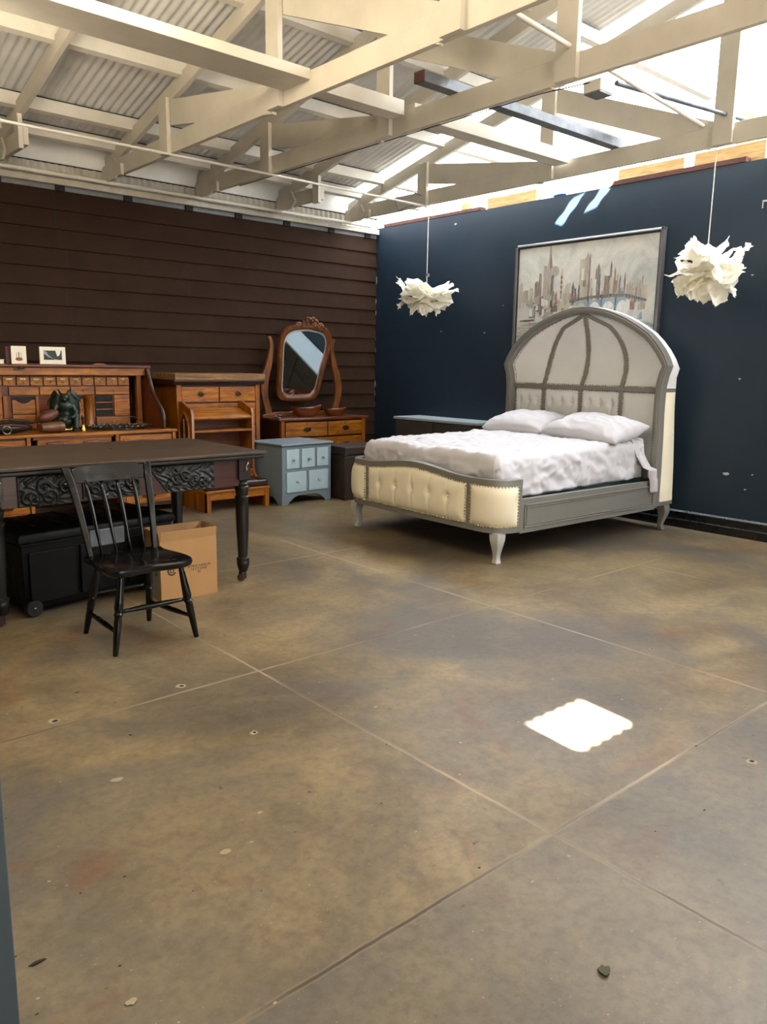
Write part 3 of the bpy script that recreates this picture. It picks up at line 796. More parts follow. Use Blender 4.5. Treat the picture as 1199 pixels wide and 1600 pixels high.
pillow('plump white pillow on the far side of the bed, by the grey dresser',(1.80,.43,.945),(0,-14,2),.77,.50,.20,1.3)
pillow('plump white pillow on the near side of the bed, closest to the viewer',(1.76,-.45,.95),(3,-14,-4),.87,.52,.21,7.7)

# ================================================================ PAINTING
pt = thing('framed_painting','large framed abstract painting of a grey and brown city skyline over a bridge','painting',(7.062,5.005,1.28))
PW, PH = 1.78, 1.545
b = MB()
for (y0,y1,z0,z1) in ((-PW/2,PW/2,0,.028),(-PW/2,PW/2,PH-.028,PH),(-PW/2,-PW/2+.028,0,PH),(PW/2-.028,PW/2,0,PH)): b.box(-.02,.04,y0,y1,z0,z1)
b.build('picture_frame', M['frame_pewter'], pt, bev=.003)
b = MB()
for (y0,y1,z0,z1) in ((-PW/2+.028,PW/2-.028,.028,.044),(-PW/2+.028,PW/2-.028,PH-.044,PH-.028),(-PW/2+.028,-PW/2+.044,.028,PH-.028),(PW/2-.044,PW/2-.028,.028,PH-.028)): b.box(-.006,.03,y0,y1,z0,z1)
b.build('frame_slip', M['frame_dark'], pt)
def canvas_mat():
    m, nt, bs = nmat('canvas_ground'); v = coords(nt); st = coords(nt,(1,5,.8))
    n1 = nz(nt,v,2.6,8,.65,1.2); n2 = nz(nt,coords(nt,(1,1.2,7)),3,6,.65,.6)
    sep = N(nt,'ShaderNodeSeparateXYZ'); nt.links.new(v,sep.inputs[0])
    sky = ramp(nt,n1,[(.3,s2l('A9AFB1')),(.5,s2l('CBCBC6')),(.7,s2l('DEDBD2'))])
    wat = ramp(nt,n2,[(.3,s2l('5E6467')),(.45,s2l('A7ABA6')),(.55,s2l('C9C8BF')),(.7,s2l('8C8A80'))])
    z = N(nt,'ShaderNodeMapRange'); nt.links.new(sep.outputs['Z'],z.inputs[0]); z.inputs[1].default_value=.66; z.inputs[2].default_value=.72
    col = mixc(nt,z.outputs[0],wat,sky); nt.links.new(col,bs.inputs['Base Color']); bs.inputs['Roughness'].default_value=.55
    bump(nt,bs,nz(nt,v,14,6,.7,2),.5,.01); return m
def daub(name, c1, c2):
    m, nt, bs = nmat(name); v = coords(nt,(1,22,3)); col = ramp(nt,nz(nt,v,2.5,5,.6,.4),[(.3,s2l(c1)),(.65,s2l(c2))]); sc = ramp(nt,nz(nt,coords(nt,(1,16,2.2)),3.1,7,.7,.8),[(.38,g(.0)),(.7,g(.55))]); col = mixc(nt,sc,col,s2l('BEBFBA')); nt.links.new(col,bs.inputs['Base Color']); bs.inputs['Roughness'].default_value=.55; return m
mats = [canvas_mat(),daub('daub_brown','54443C','83706A'),daub('daub_taupe','85786E','B0A69A'),daub('daub_blue','4C6B84','93A9B8'),daub('daub_dark','2C2A2E','5A5656'),daub('daub_white','BFC4C6','E2E2DC'),daub('daub_red','6E342C','94584A'),daub('daub_sand','A3967F','C4BAA4')]
b = MB(); b.box(.0,.02,-PW/2+.03,PW/2-.03,.03,PH-.03)
rng = random.Random(11); lay = [0]
def dab(poly, mi):             # a palette-knife stroke: polygon in (u from left edge, z) raised a hair from the canvas
    lay[0] += 1; x = -.0010-.00003*lay[0]; b.cur = mi
    p = [(x,PW/2-u*PW,z) for u,z in poly]; q = [(0,PW/2-u*PW,z) for u,z in poly]; n_ = len(p)
    b.add(p+q,[tuple(range(n_))]+[(i,(i+1)%n_,n_+(i+1)%n_,n_+i) for i in range(n_)]); b.cur = 0
def tower(u,w,z0,z1,mi,spire=0):
    p = [(u-w/2,z0),(u+w/2,z0)]
    k = 5
    p += [(u+w/2*(1-.12*i/k)+rng.uniform(-.002,.002), z0+(z1-z0)*i/k) for i in range(1,k+1)]
    if spire: p.append((u+w*.1,z1+spire))
    p += [(u-w/2*(1-.12*i/k)+rng.uniform(-.002,.002), z0+(z1-z0)*i/k+rng.uniform(-.01,.01)) for i in range(k,0,-1)]
    dab(p,mi)
ZB_ = .90
for i in range(70):            # hazy far skyline
    u = .04+.88*rng.random(); hh = .05+.20*rng.random()*(1-abs(u-.45)*.9); tower(u,.006+.02*rng.random(),ZB_-.03,ZB_+hh,rng.choice([2,2,7,7,5,2,3,1]))
tower(.05,.03,.93,1.12,7,.04); tower(.09,.03,.93,1.06,2); tower(.17,.03,.86,1.13,1,.02); tower(.195,.022,.86,1.22,1)
tower(.23,.026,.86,1.30,2); tower(.262,.045,.86,1.27,2); dab([(.243,1.27),(.282,1.27),(.272,1.38),(.266,1.51),(.262,1.51),(.254,1.38)],2); dab([(.262,1.27),(.282,1.27),(.272,1.38),(.266,1.50)],1)
dab([(.30+.030*cos(a),1.235+.055*sin(a)) for a in [2*pi*i/18 for i in range(18)]],2); tower(.285,.02,.86,1.20,4)
for zz in (1.0,1.05,1.10,1.15): dab([(.346,zz),(.360,zz),(.359,zz+.03),(.347,zz+.03)],6)
dab([(.350,.95),(.356,.95),(.354,1.26),(.352,1.26)],6); tower(.436,.016,.90,1.06,4,.05); tower(.415,.018,.9,1.0,2); tower(.455,.012,.9,1.04,4)
tower(.50,.05,.90,1.33,7); tower(.528,.030,.90,1.34,2,.05); tower(.545,.012,.90,1.30,1,.08); tower(.50,.016,1.12,1.24,5); tower(.515,.02,1.05,1.12,1); tower(.48,.012,.92,1.07,4)
tower(.604,.036,.93,1.20,1,.07); tower(.590,.012,.93,1.12,5); tower(.615,.012,.93,1.16,4)
tower(.665,.03,.93,1.14,1); tower(.688,.012,.93,1.24,4,.04); tower(.70,.034,.93,1.12,7); tower(.714,.010,.93,1.18,1,.04); tower(.735,.012,.93,1.12,2,.05); tower(.75,.01,.93,1.10,1,.04); tower(.78,.01,.93,1.12,1,.04)
for u in (.80,.815,.83,.845,.86,.875,.89): tower(u,.010,.91,1.03+.07*rng.random(),rng.choice([1,2,7,2]),.02)
tower(.655,.008,.93,1.08,6)
# low city blocks on the left bank
for i in range(40):
    u = .08+.36*rng.random(); w = .012+.04*rng.random(); z = .74+.20*rng.random(); dab([(u,z),(u+w,z+.004),(u+w,z+.03+.07*rng.random()),(u,z+.03+.06*rng.random())],rng.choice([6,1,3,2,5,2,4,7,5,1]))
# bridge with arches
dab([(.42,.93),(.55,.955),(.70,.965),(.80,.955),(.92,.895),(.92,.875),(.80,.925),(.70,.935),(.55,.93),(.42,.90)],4)
dab([(.46,.90),(.79,.93),(.79,.76),(.46,.74)],3)
for u in (.50,.595,.685,.775): dab([(u-.036,.70)]+[(u-.036*cos(pi*i/10),.81+.085*sin(pi*i/10)) for i in range(11)]+[(u+.036,.70)],5 if u > .55 else 7)
for u in (.548,.64,.73): tower(u,.008,.70,.93,4)
for i in range(24):
    u = .45+.45*rng.random(); z = .68+.12*rng.random(); w = .008+.02*rng.random(); dab([(u,z),(u+w,z),(u+w,z+.08*rng.random()+.02),(u,z+.04)],rng.choice([3,5,5,2,3]))
dab([(.825,.80),(.848,.80),(.848,.88),(.825,.88)],6); dab([(.80,.79),(.822,.79),(.822,.9),(.80,.9)],5)
for i in range(50):
    u = .03+.8*rng.random(); w = .05+.16*rng.random(); z = .40+.34*rng.random(); dab([(u,z),(u+w*.5,z-.004),(u+w,z+.004),(u+w*.9,z+.014),(u+w*.4,z+.016),(u,z+.010)],rng.choice([2,4,5,7,3,5,2,5]))
b.build('canvas', mats, pt, weld=False)

# ================================================================ PAPER LAMPS
def paper_lamp(label, x, y, ztop, zc, seed, sheets, lobes):
    t = thing('paper_pendant_lamp', label, 'pendant lamp', (x,y,zc), 0, 'crumpled paper pendant lamps'); K = .84
    rng = random.Random(seed); b = MB()
    def crease(p, s):          # sharp valleys of crushed paper
        a1 = abs(noise.noise(p*1.0)); a2 = abs(noise.noise(p*2.3+Vector((5,1,3)))); return s*((.5-a1*1.6)+.5*(.5-a2*1.6))
    for k,(z0,Rr,lift,fold,nf) in enumerate(sheets):
        ph = rng.random()*6.28; jag = [rng.uniform(.9,1.07) for _ in range(44)]; tl = rng.uniform(-.12,.12); ta = rng.random()*6.28
        def fn(u,v,z0=z0,Rr=Rr,lift=lift,fold=fold,nf=nf,ph=ph,jag=jag,tl=tl,ta=ta,k=k):
            a = 2*pi*u; jj = u*44; i0 = int(jj)%44; fr = jj-int(jj); jg = jag[i0]*(1-fr)+jag[(i0+1)%44]*fr
            sq = 1/max(abs(cos(a+ph)),abs(sin(a+ph)))**.55
            r = Rr*(.06+.94*v)*(1+(sq*jg-1)*v*v)*.92
            X, Y = r*cos(a), r*sin(a); p = Vector((X*5.5+k*7.7+seed,Y*5.5,k*1.9))
            c1 = crease(p,1); c2 = crease(p+Vector((11,4,9)),1)
            z = z0+lift*v*v+fold*sin(nf*a+ph)*v**1.5+tl*r*cos(a+ta)+.075*c1*min(1,.25+v)
            rr = 1+.16*c2*v
            return (X*rr*K,Y*rr*K,z*K)
        b.grid(fn,52,11,cu=True)
    for (a0,w_,r0_,r1_,z0,z1,bend) in lobes:        # loose corners of the sheets
        def fl(u,v,a0=a0,w_=w_,r0_=r0_,r1_=r1_,z0=z0,z1=z1,bend=bend):
            q = (2*u-1); hw = w_*1.1*(1-.5*v**2.2)*(1+.12*sin(v*9+a0*5)); r = r0_+(r1_-r0_)*v; p = Vector((q*2.2+a0*3,v*2.6,seed))
            c1 = crease(p,1); tx = q*hw; rr = r+bend*q*q+.035*c1
            rr *= K; tx *= K; return (rr*cos(a0)-tx*sin(a0), rr*sin(a0)+tx*cos(a0), K*(z0+(z1-z0)*v+.03*crease(p+Vector((3,8,1)),1)+.03*q*v))
        b.grid(fl,12,12)
    b.build('lamp_shade', M['paper'], t, smooth=55, weld=False)
    MB().tube([(0,0,.05),(0,0,ztop-zc)],.0045,6).build('cord', M['conduit'], t, smooth=180)
    MB().lathe([(.018,.0),(.02,.09),(.012,.11)],n=14).build('lamp_holder', M['conduit'], t, smooth=40)
    return t
def az(px): return R(px)       # angle toward the viewer's left (180+) / right
l1 = paper_lamp('flat crumpled white paper lamp hanging near the room corner over the grey dresser',6.55,6.79,3.30,2.285,5,
    [(.10,.30,.05,.05,3),(.06,.36,.06,.06,3),(.02,.37,.0,.06,4),(-.03,.34,-.02,.05,3),(-.07,.30,-.05,.05,4),(-.11,.24,-.05,.04,3)],
    [(R(138),.10,.22,.36,.06,.23,.05),(R(318),.14,.20,.42,.06,.10,.02),(R(228),.11,.12,.22,-.08,-.24,.03),(R(190),.09,.15,.27,-.06,-.23,.02),(R(290),.09,.14,.16,-.1,-.235,.02),(R(135),.07,.26,.37,-.02,-.14,.02),(R(60),.1,.12,.2,-.08,-.22,.02)])
l2 = paper_lamp('larger crumpled cream paper lamp hanging beside the painting at right',6.55,3.41,3.315,2.315,23,
    [(.15,.20,.08,.05,3),(.10,.27,.07,.05,3),(.05,.31,.02,.05,4),(.0,.33,.0,.05,3),(-.05,.32,-.05,.05,4),(-.10,.27,-.08,.04,3)],
    [(R(150),.10,.10,.17,.12,.30,.03),(R(300),.12,.20,.36,.08,.25,.03),(R(330),.09,.22,.34,.04,.20,.02),(R(200),.14,.16,.32,-.06,-.28,.03),(R(178),.13,.18,.36,-.06,-.25,.03),(R(255),.15,.12,.18,-.06,-.34,.03),(R(225),.12,.14,.16,-.08,-.30,.02),(R(290),.11,.16,.28,-.06,-.24,.02),(R(240),.15,.27,.31,.10,-.12,.05),(R(60),.14,.15,.22,-.06,-.24,.02),(R(20),.12,.2,.3,.0,-.15,.02)])
MB().box(-.004,.022,-.02,.02,.235,.268).build('cord_grip', M['steel'], l1)
# ================================================================ helpers for case furniture
def handle_bail(parent, x, y, z, w=.07, mat=None, name='handle'):
    mat = mat or M['darkbrass']; b = MB()
    b.sph((x,y-.004,z+.012),(w*.62,.004,.026),14,8)
    b.tube([(x-w/2,y-.008,z+.012),(x-w/2,y-.02,z+.006),(x-w*.3,y-.026,z-.016),(x+w*.3,y-.026,z-.016),(x+w/2,y-.02,z+.006),(x+w/2,y-.008,z+.012)],.0045,6)
    return b.build(name, mat, parent, smooth=60)
def knob(parent, x, y, z, r=.012, mat=None):
    return MB().lathe([(.35*r,0),(.35*r,-r*.8),(r,-r*1.1),(r*.9,-r*1.9),(r*.3,-r*2.2)],(x,y,z),10,'y').build('knob', mat or M['ivory'], parent, smooth=60)
def drawer(parent, x0, x1, z0, z1, y, mat, dep_=.02, name='drawer', bev=.004):
    return MB().box(x0,x1,y-dep_,y+.02,z0,z1).build(name, mat, parent, bev=bev)

# ================================================================ BLUE NIGHTSTAND
ns = thing('nightstand','small blue-grey cabinet with five pale blue drawers and clear knobs','nightstand',(4.645,6.96,0),4.2)
w, d_, h = .69, .58, .64
b = MB(); b.box(0,w,0,d_,.10,h)
arch = [(0,0),(.075,0),(.10,.03),(.16,.075),(.22,.095),(w-.22,.095),(w-.16,.075),(w-.10,.03),(w-.075,0),(w,0),(w,.11),(0,.11)]
b.prism(arch,'y',0,.02); b.prism(arch,'y',d_-.02,d_)
sa = [(0,0),(.075,0),(.10,.03),(.16,.08),(d_-.16,.08),(d_-.10,.03),(d_-.075,0),(d_,0),(d_,.11),(0,.11)]
b.prism(sa,'x',0,.02); b.prism(sa,'x',w-.02,w)
b.build('cabinet_body', M['bluegrey'], ns, bev=.003)
MB().box(-.022,w+.022,-.025,d_+.01,h,h+.022).build('cabinet_top', M['bluegrey'], ns, bev=.008)
for (a,c,z0,z1) in ((.055,.225,.395,.60),(.262,.445,.395,.60),(.478,.640,.395,.60),(.055,.325,.135,.355),(.365,.640,.135,.355)):
    dr = drawer(ns,a,c,z0,z1,0,M['paleblue'],.012,bev=.003); kz = (z0+z1)/2 if z0 < .3 else (z0+z1)/2-.01
    MB().sph(((a+c)/2,-.04,kz),.019,10,7).tube([((a+c)/2,-.01,kz),((a+c)/2,-.04,kz)],.006,8).build('knob', M['glass'], dr, smooth=180)
    MB().lathe([(.004,-.013),(.013,-.014),(.012,-.017),(.004,-.02)],((a+c)/2,0,kz),12,'y').build('knob_plate', M['steel'], dr, smooth=40)

# ================================================================ TRUNK
tr = thing('trunk','dark brown leather travel trunk between the blue nightstand and the bed','trunk',(5.40,6.84,0),0)
b = MB(); b.box(0,.62,0,.44,.0,.50); b.build('trunk_body', M['trunk'], tr, bev=.012)
MB().box(-.004,.624,-.004,.444,.505,.60).build('lid', M['trunk'], tr, bev=.014)
b = MB()
for x in (.0,.62):
    for k in range(9): b.sph((x+(-.001 if x else .001)+.012*(1 if x==0 else -1),-.004,.04+.055*k),.006,6,4)
for k in range(5): b.sph((-.004,.03+.09*k,.46),.006,6,4)
b.build('stud_trim', M['darkbrass'], tr, smooth=180)
for z in (.0,.5): MB().box(-.006,.05,-.006,.05,z,z+.05).build('corner_guard', M['trunk'], tr, bev=.006)
MB().box(.27,.35,-.012,0,.46,.54).build('clasp', M['darkbrass'], tr, bev=.003)

# ================================================================ DRESSER WITH MIRROR
dr_ = thing('mirror_dresser','oak dresser with a serpentine front and tilting mirror stand by the brown wall','dresser',(5.13,7.70,0),0)
W2, D2, H2 = 1.27, .57, .845
MB().box(0,W2,.03,D2,.12,H2).build('dresser_body', M['oak_dark'], dr_, bev=.004)
def serp(u): return -.012-.028*sin(pi*u)*sin(pi*u*1.0)+.022*abs(sin(2*pi*u))*0-.02*math.exp(-((u-.5)/.18)**2)+.016
top = [(-.04,D2+.005)]+[(-.04+(W2+.08)*i/30, -.03+serp(i/30)) for i in range(31)]+[(W2+.04,D2+.005)]
MB().prism(top,'z',H2,H2+.028).build('dresser_top', M['oak_red'], dr_, bev=.006)
for x in (0,W2-.05): MB().box(x,x+.05,-.004,.04,0,H2).build('corner_post', M['oak_z'], dr_, bev=.004)
def sdrawer(x0,x1,z0,z1,n_=20):
    b = MB(); P = [(x0+(x1-x0)*i/n_, -.012+serp((x0+(x1-x0)*i/n_)/W2)) for i in range(n_+1)]; b.prism(P+[(x1,.05),(x0,.05)],'z',z0,z1)
    return b.build('drawer', M['oak'], dr_, bev=.003)
for x0_,x1_ in ((.06,.63),(.645,W2-.06)):
    o = sdrawer(x0_,x1_,.655,.825); cx_ = (x0_+x1_)/2; handle_bail(o,cx_,-.02+serp(cx_/W2),.73,.085)
    MB().sph((cx_,-.014+serp(cx_/W2),.80),(.009,.003,.013),8,6).build('keyhole_plate', M['darkbrass'], o)
for z0_,z1_ in ((.43,.635),(.20,.41)):
    o = sdrawer(.06,W2-.06,z0_,z1_)
    for cx_ in (.33,.94): handle_bail(o,cx_,-.02+serp(cx_/W2),(z0_+z1_)/2,.085)
MB().box(.05,W2-.05,-.0,.05,.12,.20).build('base_rail', M['oak'], dr_, bev=.004)
for x in (.0,W2-.05): MB().box(x,x+.05,D2-.05,D2,0,.13).build('back_leg', M['oak_dark'], dr_)
# mirror stand
CX, CY, CZ = .555, .36, 1.50
def harp(sg):
    P = [(.50,.875),(.50,.95),(.535,1.05),(.555,1.14),(.56,1.24),(.535,1.36),(.49,1.48),(.462,1.58),(.447,1.68),(.45,1.76),(.475,1.81),(.495,1.80)]
    Wd = [.05,.045,.04,.045,.05,.047,.04,.033,.028,.024,.02,.014]
    L = []; Rr = []
    for i,((x,z),w_) in enumerate(zip(P,Wd)):
        a = Vector(P[max(i-1,0)]); c = Vector(P[min(i+1,len(P)-1)]); t_ = (c-a).normalized(); n_ = Vector((-t_.y,t_.x)); L.append(Vector((x,z))+n_*w_); Rr.append(Vector((x,z))-n_*w_)
    b = MB(); rings = [[(CX+sg*l.x,CY-.02,l.y),(CX+sg*l.x,CY+.02,l.y),(CX+sg*r_.x,CY+.02,r_.y),(CX+sg*r_.x,CY-.02,r_.y)] for l,r_ in zip(L,Rr)]
    b.loft(rings); o = b.build('mirror_support', M['mirror_oak'], dr_, bev=.006)
    sub_ = o.modifiers.new('s','SUBSURF'); sub_.levels = 1; sub_.render_levels = 2
harp(1); harp(-1)
MB().prism([(-.04,.873),(1.15,.873),(1.15,.90),(.95,.93),(.75,.925),(.62,.955),(.555,.965),(.49,.955),(.36,.925),(.16,.93),(-.04,.90)],'y',CY-.03,CY+.03).build('mirror_base', M['mirror_oak'], dr_, bev=.006)
TL = R(-15.5)
def mir(x, z, o=0):       # tilted mirror plane; o toward the viewer
    return (CX+x, CY-o*cos(TL)+z*sin(TL)*1.0, CZ+z*cos(TL)+o*sin(TL))
def outl(k, s=1.0):
    # closed outline of the mirror: pinched in the upper middle, rounded corners
    pts = []
    n_ = 96
    for i in range(n_):
        a = 2*pi*i/n_; c, s_ = cos(a), sin(a); e = .42
        x = math.copysign(abs(c)**e,c); z = math.copysign(abs(s_)**e,s_)
        zz = z*.405; wz = .300+.018*z-.035*sin((z+1)*pi/1.15)*.5
        xx = x*(wz+.0)
        if z > .85: zz += .03*(1-abs(x))**1.2
        d = k; l = math.hypot(c,s_)
        xx += d*math.copysign(min(1,abs(x)*1.05),x)*min(1,abs(c)*2.2); zz += d*math.copysign(1,z)*min(1,abs(s_)*2.2)
        pts.append((xx,zz))
    return pts
O0, O1, O2 = outl(.062), outl(.0), outl(-.022)
b = MB(); b.loft([[mir(*p,-.012) for p in O0],[mir(*p,.022) for p in outl(.055)],[mir(*p,.03) for p in outl(.03)],[mir(*p,.016) for p in outl(.004)],[mir(*p,-.002) for p in O1],[mir(*p,-.014) for p in O1]],cap=False,closed=True)
fr_ = b.build('mirror_frame', M['mirror_oak'], dr_, smooth=50)
b = MB(); b.add([mir(*p,.0) for p in O1]+[mir(*p,.004) for p in O2],[(i,(i+1)%96,96+(i+1)%96,96+i) for i in range(96)]); b.build('mirror_bevel', M['mirror_bevel'], fr_, smooth=180)
b = MB(); b.add([mir(*p,.004) for p in O2],[tuple(range(96))]); b.build('mirror_glass', M['mirror'], fr_)
b = MB(); b.add([mir(*p,-.013) for p in O0],[tuple(range(96))]); b.build('mirror_back', M['oak_dark'], fr_)
rng = random.Random(3); b = MB()
for i in range(70):
    t_ = rng.uniform(-1,1); zz = .455+.015*(1-abs(t_))+rng.random()*.135*(1-abs(t_))**.8; b.sph(mir(t_*.24,zz,.012+.02*rng.random()),(rng.uniform(.012,.024),.014,rng.uniform(.010,.02)),8,6,(0,rng.random()*3,0))
b.prism([(0,0),(1,0),(1,1)],'y',0,0) if False else None
b.build('carved_crest', M['mirror_oak'], fr_, smooth=180)
tag(MB().grid(lambda u,v:(0,0,0),1,1).build('x', M['slot_shade']),'','') if False else None
def boat_bowl(label, x, y, z, L, Wd, Hh, rz):
    b = MB()
    def fn(u,v):
        a = 2*pi*u; k = .55+.45*min(1,v*1.3) if v < .6 else 1; prof_r = [.45,.62,.8,.93,1.0,.94,.78,.5,.02]; prof_z = [0,.06,.3,.62,1.0,.93,.45,.2,.17]
        j = v*8; i0 = min(7,int(j)); fr = j-i0; r_ = prof_r[i0]*(1-fr)+prof_r[i0+1]*fr; zz = prof_z[i0]*(1-fr)+prof_z[i0+1]*fr
        lift = 1+.28*abs(cos(a))**4*(1 if .3 < v < .75 else .3); wob = 1+.05*sin(3*a+1)
        return (L/2*r_*cos(a)*wob, Wd/2*r_*sin(a)*wob, Hh*zz*lift)
    b.grid(fn,40,16,cu=True); b.lathe([(.001,.001),(L*.22,.001),(L*.22,.004)],n=20)
    o = tag(b.build('carved_wooden_bowl', M['oak_red'], smooth=70),label,'bowl','carved bowls on the mirror dresser'); o.location = (x,y,z); o.rotation_euler = (0,0,R(rz)); return o
boat_bowl('long boat-shaped carved wooden bowl on the dresser below the mirror, left','%'==0 or 5.60,7.86,.874,.44,.17,.11,4) if False else boat_bowl('long boat-shaped carved wooden bowl at the left under the mirror',5.60,7.85,.8735,.44,.17,.11,4)
boat_bowl('shallower carved wooden bowl at the right under the mirror',6.03,7.85,.8735,.34,.16,.085,-3)
tag(MB().tube([(5.17+.05*cos(a),7.84+.03*sin(a*2),.885+.02*abs(sin(a*1.5))) for a in [i*.35 for i in range(19)]],.006,6).lathe([(.06,0),(.065,.004),(.06,.008)],(5.19,7.85,.874),14).build('curled_metal_ornament', M['pewter'], smooth=60),'small curled dark metal ornament at the left end of the mirror dresser','ornament')

# ================================================================ TALL CHEST
ch = thing('chest_of_drawers','tall oak chest of drawers with a worn pale top, behind the kneeler','chest of drawers',(3.83,7.72,0),0)
W3, D3, H3 = 1.02, .55, 1.27
MB().box(.03,W3-.03,.01,D3,.1,H3).build('chest_body', M['oak_dark'], ch, bev=.003)
for x in (0,W3-.055): MB().box(x,x+.055,-.012,D3,0,H3).build('side_stile', M['oak_z'], ch, bev=.004)
b = MB(); b.prism([(-.03,H3),(-.045,H3+.02),(-.055,H3+.03),(-.055,H3+.05),(D3+.01,H3+.05),(D3+.01,H3)],'x',-.045,W3+.045); b.build('cornice', M['oak_dark'], ch, bev=.004)
MB().box(-.03,W3+.05,-.05,D3+.01,H3+.05,H3+.118).build('top_slab', M['oak_worn'], ch, bev=.004)
for x0_,x1_ in ((.06,.50),(.515,W3-.06)):
    o = drawer(ch,x0_,x1_,1.085,1.245,0,M['oak'],.008); handle_bail(o,(x0_+x1_)/2,-.008,1.16,.055)
for z0_,z1_ in ((.83,1.065),(.585,.81),(.345,.565),(.12,.325)):
    o = drawer(ch,.06,W3-.06,z0_,z1_,0,M['oak'],.008); MB().sph((W3/2,-.01,z1_-.04),(.01,.004,.014),8,6).build('keyhole_plate', M['darkbrass'], o)
    for x in (.26,W3-.26): handle_bail(o,x,-.008,(z0_+z1_)/2,.055)

# ================================================================ KNEELER (prie-dieu)
kn = thing('kneeler','golden oak prayer kneeler with gothic side panels, shelves and brown leather pad','kneeler',(3.80,7.06,0),0)
WK = .74
sidep = [(.0,0),(.56,0),(.56,1.10),(.49,1.10),(.30,1.03),(.275,.98),(.275,.40),(.25,.33),(.20,.28),(.12,.235),(0,.20)]
for x, sg in ((0,-1),(WK-.03,1)):
    o = MB().prism(sidep,'x',x,x+.03).build('side_panel', M['oak_z'], kn, bev=.004)
    xo = x if sg < 0 else x+.03
    b = MB(); a_ = [(.33,.5),(.33,.86)]+[(.33+.105*i/6, .86+.13*sin(pi/2*i/6)) for i in range(1,7)]+[(.435+.105*i/6,.99-.13*(1-cos(pi/2*i/6))) for i in range(1,7)]+[(.54,.5)]
    pts = [Vector((xo+sg*.004,p[0],p[1])) for p in a_]; b.tube(pts,.013,6); b.tube([Vector((xo+sg*.004,.435,.5)),Vector((xo+sg*.004,.435,.93))],.012,6)
    b.build('gothic_moulding', M['oak'], o, smooth=60)
    b = MB(); b.prism([(p[0]*.82+.078,p[1]*.96+.03) for p in a_],'x',min(xo,xo+sg*.002),max(xo,xo+sg*.002)); b.build('arch_recess', M['oak_dark'], o)
MB().prism([(.275,.935),(.30,.96),(.545,1.03),(.545,1.005),(.29,.915)],'x',.03,WK-.03).build('book_shelf', M['oak'], kn, bev=.004)
MB().box(.03,WK-.03,.275,.55,.79,.812).build('shelf', M['oak'], kn, bev=.004)
MB().box(.03,WK-.03,.545,.56,.05,1.03).build('back_panel', M['oak_red'], kn)
MB().box(.03,WK-.03,.26,.285,.30,.38).build('front_rail', M['oak'], kn, bev=.003)
b = MB(); b.box(-.012,WK+.012,-.012,.30,.195,.222); b.build('kneeling_board', M['oak'], kn, bev=.005)
MB().box(.02,WK-.02,.005,.27,.12,.195).build('step_rail', M['oak'], kn, bev=.004)
for x in (0,WK-.05): MB().box(x,x+.05,-.005,.045,0,.196).build('foot', M['oak_z'], kn, bev=.004)
MB().box(.0,WK-.0,.0,.25,.223,.298).build('kneeling_pad', M['kneel_leather'], kn, bev=.028, seg=4)

# ================================================================ ROLL-TOP DESK
dk = thing('rolltop_desk','golden oak roll-top desk, open, with pigeonholes and curved sides, against the brown wall','desk',(1.72,7.45,0),0)
DX = 1.98; SH = .835          # width, writing height
b = MB(); b.box(0,DX,0,.82,SH-.03,SH); b.build('writing_surface', M['oak'], dk, bev=.006)
for x0_,x1_ in ((.02,.54),(1.33,DX-.02)):
    p_ = MB().box(x0_,x1_,.03,.80,.06,SH-.03).build('pedestal', M['oak_dark'], dk, bev=.003)
    for xa_ in (x0_,x1_-.035): MB().box(xa_,xa_+.035,.0,.05,0,SH-.03).build('pedestal_stile', M['oak_z'], p_, bev=.003)
    for z0_,z1_ in ((.68,.785),(.50,.66),(.31,.48),(.10,.29)):
        o = drawer(dk,x0_+.045,x1_-.045,z0_,z1_,.03,M['oak'],.022); cx_ = (x0_+x1_)/2
        MB().box(x0_+.075,x1_-.075,-.003,.01,z0_+.022,z1_-.022).build('drawer_field', M['oak'], o, bev=.006)
        bb = MB()
        for k in range(7): bb.sph((cx_-.06+.02*k,-.012,(z0_+z1_)/2-.012),(.014,.014,.022),8,6)
        bb.sph((cx_,-.008,(z0_+z1_)/2+.002),(.085,.014,.014),12,6); bb.build('carved_pull', M['oak_red'], o, smooth=180)
o = drawer(dk,.60,1.29,.69,.785,.03,M['oak'],.022)
for cx_ in (.76,1.10):
    bb = MB()
    for k in range(8): bb.sph((cx_-.07+.02*k,-.010,.735),(.013,.015,.024),8,6)
    bb.sph((cx_,-.006,.748),(.095,.016,.014),12,6); bb.build('carved_pull', M['oak_red'], o, smooth=180)
MB().box(.56,1.31,.0,.05,.785,SH-.03).box(.56,1.31,.02,.05,.66,.69).build('knee_rail', M['oak_red'], dk)
# S-shaped sides
def scurve(o_=0):
    P = []
    for i in range(25):
        t = i/24; y = .06+.40*(t - sin(2*pi*t)/(2*pi)*.75); z = SH+.02+.56*(t+.0) ; P.append((y+o_,z))
    return P
S = [(.06,SH),(.055,SH+.06),(.065,SH+.13),(.10,SH+.185),(.17,SH+.24),(.24,SH+.30),(.30,SH+.37),(.345,SH+.45),(.385,SH+.53),(.41,SH+.59)]
for x, nm in ((.10,0),(DX-.13,1)):
    o = MB().prism(S+[(.80,SH+.59),(.80,SH)],'x',x,x+.028).build('curved_side', M['oak_red'], dk, bev=.003)
    MB().tube([(x+.014,p[0],p[1]) for p in S],.022,10).build('curved_rail', M['oak_dark'], o, smooth=60)
    if nm: MB().prism([(.30,SH+.05),(.72,SH+.05),(.72,SH+.5),(.46,SH+.5),(.40,SH+.36),(.32,SH+.26)],'x',x+.027,x+.031).build('side_field', M['oak_dark'], o)
MB().box(.06,DX-.08,.40,.82,SH+.60,SH+.628).build('hood_top', M['oak_red'], dk, bev=.008)
